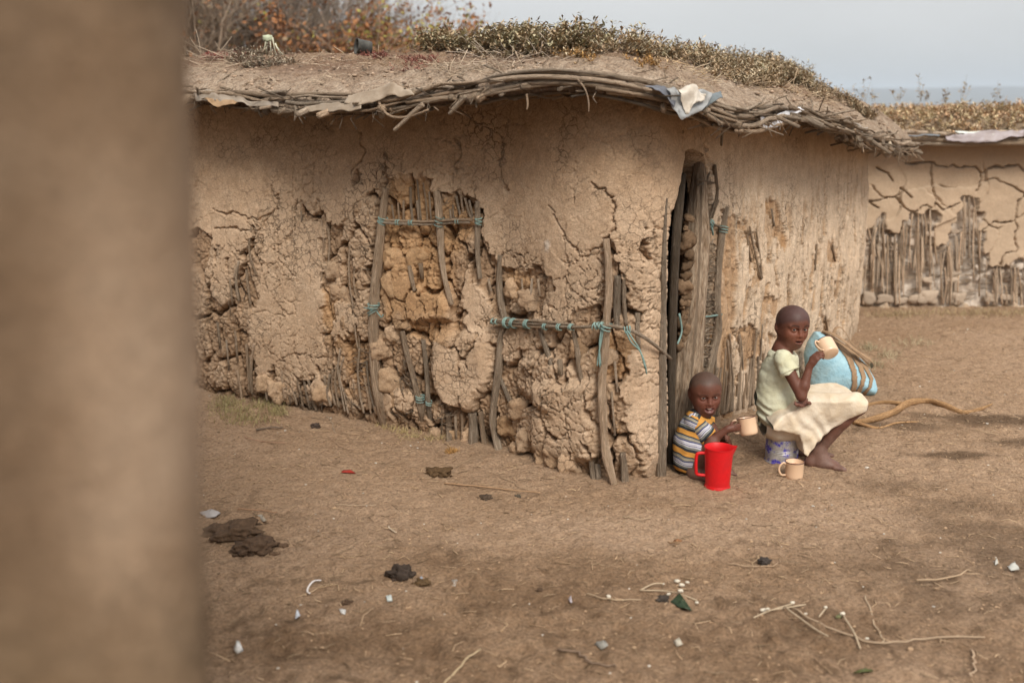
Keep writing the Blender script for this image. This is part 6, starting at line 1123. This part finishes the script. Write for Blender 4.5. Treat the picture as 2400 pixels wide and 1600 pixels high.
def twig(pts, r_, col=(.36, .26, .17), name='twig', label=None, group=None, mat='straw', n=6, z=.006):
    r = r_ * .72; P = catmull([gp_(x, y, z + r) for x, y in pts], 5); P[:, :2] += .004 * R.normal(0, 1, (len(P), 2)); bb = Bag(); bb.tube(P, np.linspace(r, r * .7, len(P)), n, col, wob=.15); return put(name, bb.mesh(name, M[mat]), None, label=label, category='twig', **({'group': group} if group else {}))
for pts, r, col, lb in (([(385, 1010)] and [(588, 990), (625, 985), (650, 990)], .008, (.16, .12, .09), 'short grey stick lying below the grass tuft at the wall foot'), ([(752, 960), (762, 975), (770, 1000)], .003, (.42, .33, .24), 'pale curved twig in front of the tall door-side posts'),
        ([(560, 1005), (600, 1018), (660, 1022)], .004, (.34, .2, .13), 'reddish twig lying near the left wall foot'), ([(760, 1015), (790, 1035), (815, 1040)], .003, (.36, .24, .16), 'thin bent reddish twig in the middle of the yard'), ([(1020, 1112), (1100, 1120), (1160, 1128), (1238, 1135)], .005, (.38, .24, .14), 'long thin reddish stick lying before the hut corner'),
        ([(1150, 1100), (1200, 1120), (1240, 1135)], .003, (.42, .30, .20), 'thin straw crossing the long reddish stick'), ([(775, 1168), (820, 1166), (868, 1170)], .003, (.45, .34, .24), 'straight pale straw lying in the open yard'), ([(890, 1215), (912, 1232)], .005, (.55, .45, .34), 'thick short pale straw in the yard'),
        ([(550, 1180), (600, 1182), (640, 1188)], .004, (.34, .2, .12), 'brown twig by the white scrap near the close wall'), ([(1030, 1080), (1075, 1065), (1090, 1058)], .003, (.36, .26, .17), 'small twig beside the round dung heap'), ([(1430, 1195), (1465, 1202), (1500, 1198)], .004, (.40, .30, .2), 'forked straw lying on the pale dust before the pitcher'),
        ([(1530, 1255), (1560, 1260), (1545, 1262)], .005, (.22, .14, .08), 'dark crumpled leaf stalk before the pitcher'), ([(1720, 1325), (1738, 1290), (1745, 1285)], .004, (.34, .24, .15), 'thin upright bent straw right of the dark dropping'), ([(1350, 1365), (1400, 1385), (1470, 1380)], .004, (.40, .3, .2), 'bent straw lying in the lower middle of the yard'),
        ([(1010, 1590), (1060, 1540), (1100, 1500)], .006, (.42, .32, .2), 'straight yellow stalk at the bottom edge of the picture'), ([(1675, 1310), (1770, 1312), (1790, 1305)], .004, (.34, .24, .16), 'short knotted brown twig in the trampled earth'), ([(1290, 1500), (1330, 1510), (1360, 1530), (1420, 1540)], .006, (.2, .14, .1), 'grey brown stick half sunk near the bottom'),
        ([(2100, 1350), (2180, 1335), (2230, 1310)], .006, (.36, .26, .17), 'curved brown stalk in the trampled right part'), ([(1820, 1405), (1900, 1450), (2010, 1490), (2120, 1480), (2260, 1465)], .006, (.34, .25, .17), 'long bent woody stem lying across the lower right'), ([(1990, 1380), (2010, 1440), (2030, 1490)], .004, (.42, .32, .22), 'thin side stem joining the long woody stem'),
        ([(2230, 1500), (2240, 1530), (2228, 1560)], .005, (.44, .32, .22), 'short crooked stalk at the lower right corner')):
    twig(pts, r, col, label=lb)
# driftwood-like branch behind the seated child
def limb(pts, w, name='limb', parent=None, k=1.05):
    P = [gp_(x, y) for x, y in pts]; q = []
    for (x, y), p, ww in zip(pts, P, w): r = ww * K / FPX * p[1] * .5 * 1.02; q.append(p + [0, 0, r * .8]); 
    Rr = np.array(w) * K / FPX * np.array([p[1] for p in P]) * .5; return tube_obj(name, q, Rr, M['wood'], parent, n=10, col=np.array([1.35, 1.05, .72]) * k * 1.15, smoothn=6, wob=.18)
br = thing('dead_branch', 'forked bare orange brown branch lying behind the seated child', 'branch', tuple(gp_(2050, 950)))
limb([(1960, 972), (2000, 970), (2050, 955), (2085, 935), (2125, 928), (2165, 940), (2210, 952), (2250, 945), (2278, 932)], [12, 17, 17, 16, 13, 14, 11, 8, 4], parent=br); limb([(1985, 935), (2030, 930), (2080, 937)], [9, 10, 10], parent=br); limb([(1950, 965), (1985, 980), (2020, 985), (2060, 975), (2110, 972)], [10, 9, 6, 5, 3], parent=br, k=1.4)
def heap(label, x, y, w, h, col, n=1, seed=0, cat='dung', name='dung_heap'):
    p = gp_(x, y); s = w * K / FPX * np.linalg.norm(p - CAMP) * .5; b = Bag(); V0, F0 = rock(1, seed, (1, .8, h), 4, .9, 2.2, False); b.add(V0 * s + p + [0, 0, s * h * .3], np.array([list(t) + [t[2]] for t in F0]), None, np.array(col))
    for i in range(n): V, F = rock(1, seed + i + 3, (1, .8, .6), 3, .8, 1.6, False); a = R.uniform(0, 6.28); q = p + np.array([math.cos(a), math.sin(a) * .8, 0]) * s * R.uniform(.6, 1.7); b.add(V * s * R.uniform(.08, .3) + q, np.array([list(t) + [t[2]] for t in F]), None, np.array(col) * R.uniform(.7, 1.6))
    return put(name, b.mesh(name, M['dung']), None, label=label, category=cat)
DK = (.085, .052, .032)
heap('round dark brown dung pat in front of the hut wall', 1010, 1092, 46, .5, (.10, .06, .03), 3, 3); heap('small grey dropping right of the round dung pat', 1117, 1140, 26, .45, (.08, .055, .038), 1, 9); heap('tiny dropping near the hut corner', 1190, 1138, 13, .5, (.10, .08, .06), 0, 12)
heap('largest crumbled dung heap beside the close wall', 590, 1262, 82, .35, DK, 16, 21); heap('loose black soil and dung behind the largest heap', 545, 1225, 100, .28, (.09, .055, .033), 18, 33); heap('blackish dung lump in the lower yard', 920, 1325, 52, .55, (.048, .034, .026), 5, 41); heap('small brown dung lump beside the blackish one', 970, 1338, 36, .55, (.10, .062, .03), 2, 47)
heap('dark fuzzy dropping in the trampled earth', 1755, 1305, 26, .6, (.05, .04, .035), 2, 53); heap('flat dark dropping in the bottom middle', 795, 1388, 22, .4, DK, 1, 57); heap('dark lump beside the dry pods', 1520, 1380, 34, .25, (.05, .04, .033), 1, 61); heap('small dark dropping left of the dry pods', 1240, 1355, 16, .5, DK, 0, 63); heap('reddish lump of mud before the hut corner', 1230, 1035, 22, .6, (.2, .13, .08), 2, 65)
heap('pebble sized dropping by the wall foot', 725, 985, 18, .7, (.07, .05, .04), 0, 70); heap('reddish seed pod lying on the dust', 1556, 1248, 15, .6, (.24, .12, .06), 0, 73, 'pod', 'seed_pod')
for (u, v, rx) in ((700, 1250, .25), (560, 1215, .3)):
    pass
def scrap(label, pts, col, name='plastic_scrap', h=.012, seed=0, cat='scrap'):
    T = [gp_(x, y, .004) for x, y in pts]; c = np.mean(T, 0); T = [c + (t_ - c) * (.72 + .3 * math.sin(7 * i_ + seed)) for i_, t_ in enumerate(T)]; col = tuple(q_ * .72 for q_ in col); n_ = len(T); t = np.linspace(0, 1, 5); V = []
    for k in t:
        for p in T: V.append(c + (p - c) * k + [0, 0, h * (1 - k * .8) + .004 * math.sin(seed + k * 9 + p[0] * 70)])
    F = np.array([[k * n_ + i, k * n_ + (i + 1) % n_, (k + 1) * n_ + (i + 1) % n_, (k + 1) * n_ + i] for k in range(4) for i in range(n_)]); o = put(name, mesh_np(name, V, F, M['plastic'], True, col), None, label=label, category=cat); m_ = o.modifiers.new('thickness', 'SOLIDIFY'); m_.thickness = .002; return o
scrap('clear white plastic scrap beside the close wall', [(458, 1185), (490, 1178), (510, 1185), (500, 1198), (465, 1202)], (.6, .58, .6), seed=1, h=.03); scrap('crumpled pale scrap behind the largest dung heap', [(590, 1192), (602, 1190), (618, 1205), (612, 1216), (600, 1208)], (.6, .54, .46), seed=2, h=.02)
scrap('flat torn paper scrap in the lower yard', [(1036, 1330), (1058, 1328), (1050, 1358), (1030, 1356)], (.5, .46, .42), seed=3, cat='paper', name='paper_scrap'); scrap('tiny pale blue scrap beside the dung lumps', [(962, 1325), (975, 1325), (972, 1333), (962, 1332)], (.5, .58, .75), seed=4); scrap('white double scrap in the lower left', [(675, 1412), (690, 1410), (692, 1428), (678, 1432)], (.72, .76, .85), seed=5, h=.02)
scrap('bright white crumpled scrap near the bottom left', [(535, 1490), (552, 1488), (560, 1500), (545, 1508), (535, 1500)], (.85, .85, .85), seed=6, h=.03); scrap('small white fleck left of the white double scrap', [(885, 1372), (900, 1370), (902, 1380), (888, 1382)], (.7, .78, .78), seed=7); scrap('white oval fleck below the dung lumps', [(780, 1408), (795, 1407), (795, 1416), (782, 1416)], (.8, .8, .8), seed=8)
scrap('upright pale violet scrap in the lower middle', [(1304, 1378), (1314, 1380), (1318, 1398), (1308, 1396)], (.7, .66, .75), seed=9, h=.03); scrap('white plastic ring and scrap at the right edge', [(2300, 1310), (2322, 1300), (2345, 1305), (2350, 1318), (2320, 1322)], (.65, .66, .62), seed=10, h=.03); scrap('small white fleck on trampled ground near the right edge', [(2280, 1295), (2292, 1293), (2294, 1302), (2284, 1304)], (.7, .7, .66), seed=11, h=.02)
scrap('red plastic sliver lying in the yard', [(780, 1088), (812, 1086), (818, 1091), (785, 1093)], (.55, .06, .04), seed=12, h=.006); scrap('dark green leaf lying by the dry pods', [(1535, 1388), (1560, 1380), (1590, 1405), (1575, 1412), (1555, 1402)], (.03, .06, .025), 'green_leaf', seed=13, cat='leaf'); scrap('grey torn scrap in the bottom middle', [(1365, 1478), (1390, 1475), (1400, 1490), (1380, 1498)], (.42, .42, .4), seed=14, h=.02)
scrap('white feather-like scrap right of the grey torn one', [(1545, 1480), (1560, 1470), (1578, 1490), (1550, 1495)], (.65, .6, .5), seed=15, h=.02); scrap('green bruised leaf at the bottom right', [(1940, 1548), (2000, 1535), (2030, 1545), (1980, 1560)], (.12, .14, .04), 'green_leaf', seed=16, cat='leaf'); scrap('small grey-green leaf in the lower right', [(1910, 1425), (1945, 1418), (1930, 1432), (1915, 1434)], (.25, .26, .12), 'green_leaf', seed=17, cat='leaf')
P = catmull([gp_(x, y, .01) for x, y in ((738, 1340), (722, 1342), (710, 1352), (706, 1362), (712, 1370))], 6); tube_obj('plastic_strip', P, .004, M['plastic'], None, n=6, col=(.8, .76, .76), flat=.4); o = bpy.data.objects['plastic_strip']; o['label'] = 'curved white plastic strip in the lower left of the yard'; o['category'] = 'strip'
# pale pods on dry stems
def pods(label, stems, pd_):
    p0 = gp_(*stems[0][0]); t = thing('dry_pods', label, 'dry plant', tuple(p0))
    for s in stems: P = catmull([gp_(x, y, .012) for x, y in s], 4); b = Bag(); b.tube(P, .003, 5, (.42, .33, .23)); put('stem', b.mesh('stem', M['straw']), t)
    for x, y, r in pd_:
        V, F = rock(1, int(x) % 50, (1.2, .7, .7), 2, .5); p = gp_(x, y, .014); s = r * .62 * K / FPX * p[1]; put('pod', mesh_np('pod', V * s + p, F, M['straw'], True, (.58, .53, .44)), t)
pods('dry stems with white pods lying in the lower middle', [[(1470, 1362), (1500, 1352), (1525, 1346)], [(1470, 1362), (1540, 1368), (1600, 1390)], [(1560, 1372), (1570, 1395)]], [(1555, 1345, 9), (1566, 1356, 9), (1578, 1350, 6), (1562, 1378, 9), (1535, 1372, 7), (1600, 1394, 6), (1398, 1380, 8), (1524, 1348, 4)])
pods('dry forked stems with white pods at the lower right', [[(1730, 1440), (1770, 1412), (1820, 1395)], [(1770, 1412), (1850, 1400)], [(1800, 1410), (1870, 1460), (1900, 1480)], [(1880, 1430), (1895, 1412)], [(1935, 1420), (1960, 1470), (1975, 1500)]], [(1752, 1412, 9), (1762, 1418, 6), (1820, 1394, 8), (1895, 1410, 6), (1934, 1418, 9), (1850, 1418, 5), (1990, 1480, 6)])
# grass tufts at the wall foot
def tuft(label, pts, n, h, cols):
    b = Bag()
    for _ in range(n):
        x, y, sx, sy = pts[R.integers(len(pts))]; p = gp_(x + R.normal() * sx, y + R.normal() * sy); d = unit(R.normal(0, .6, 3) + [0, 0, 1.0]); L = h * R.uniform(.4, 1.2); s = unit(np.cross(d, R.normal(0, 1, 3))) * .0016; c = np.array(cols[R.integers(len(cols))]) * R.uniform(.7, 1.25); m_ = p + d * L * .6; e_ = p + d * L + R.normal(0, .3, 3) * L * .4
        b.add([p - s, p + s, m_ + s * .8, m_ - s * .8, e_], np.array([[0, 1, 2, 3], [3, 2, 4, 4]]), None, c)
    put('grass', b.mesh('grass', M['leaf'], False), None, kind='stuff', label=label, category='grass')
tuft('yellow green grass tuft growing at the foot of the cracked wall', [(545, 945, 28, 8), (610, 935, 20, 8), (570, 965, 30, 7), (520, 930, 16, 8), (640, 950, 10, 5)], 1700, .04, [(.34, .29, .14), (.30, .27, .12), (.40, .32, .18), (.30, .22, .13)]); tuft('sparse dry grass along the foot of the hut posts', [(880, 975, 12, 5), (895, 985, 10, 3), (930, 995, 14, 4), (1000, 1010, 12, 3), (950, 1005, 20, 4)], 380, .035, [(.42, .32, .18), (.38, .3, .14)])
tuft('small orange dry grass clump at the wall foot', [(1038, 1040, 7, 2)], 160, .03, [(.45, .26, .1)]); tuft('dry weeds behind the blue sack', [(1995, 800, 10, 4), (2040, 820, 20, 5), (2100, 790, 30, 6), (2010, 845, 14, 4)], 500, .06, [(.42, .36, .24)]); tuft('dry grass along the foot of the far hut', [(2200, 722, 60, 4), (2300, 720, 50, 4), (2060, 725, 40, 4)], 900, .07, [(.36, .27, .15), (.42, .33, .2)])
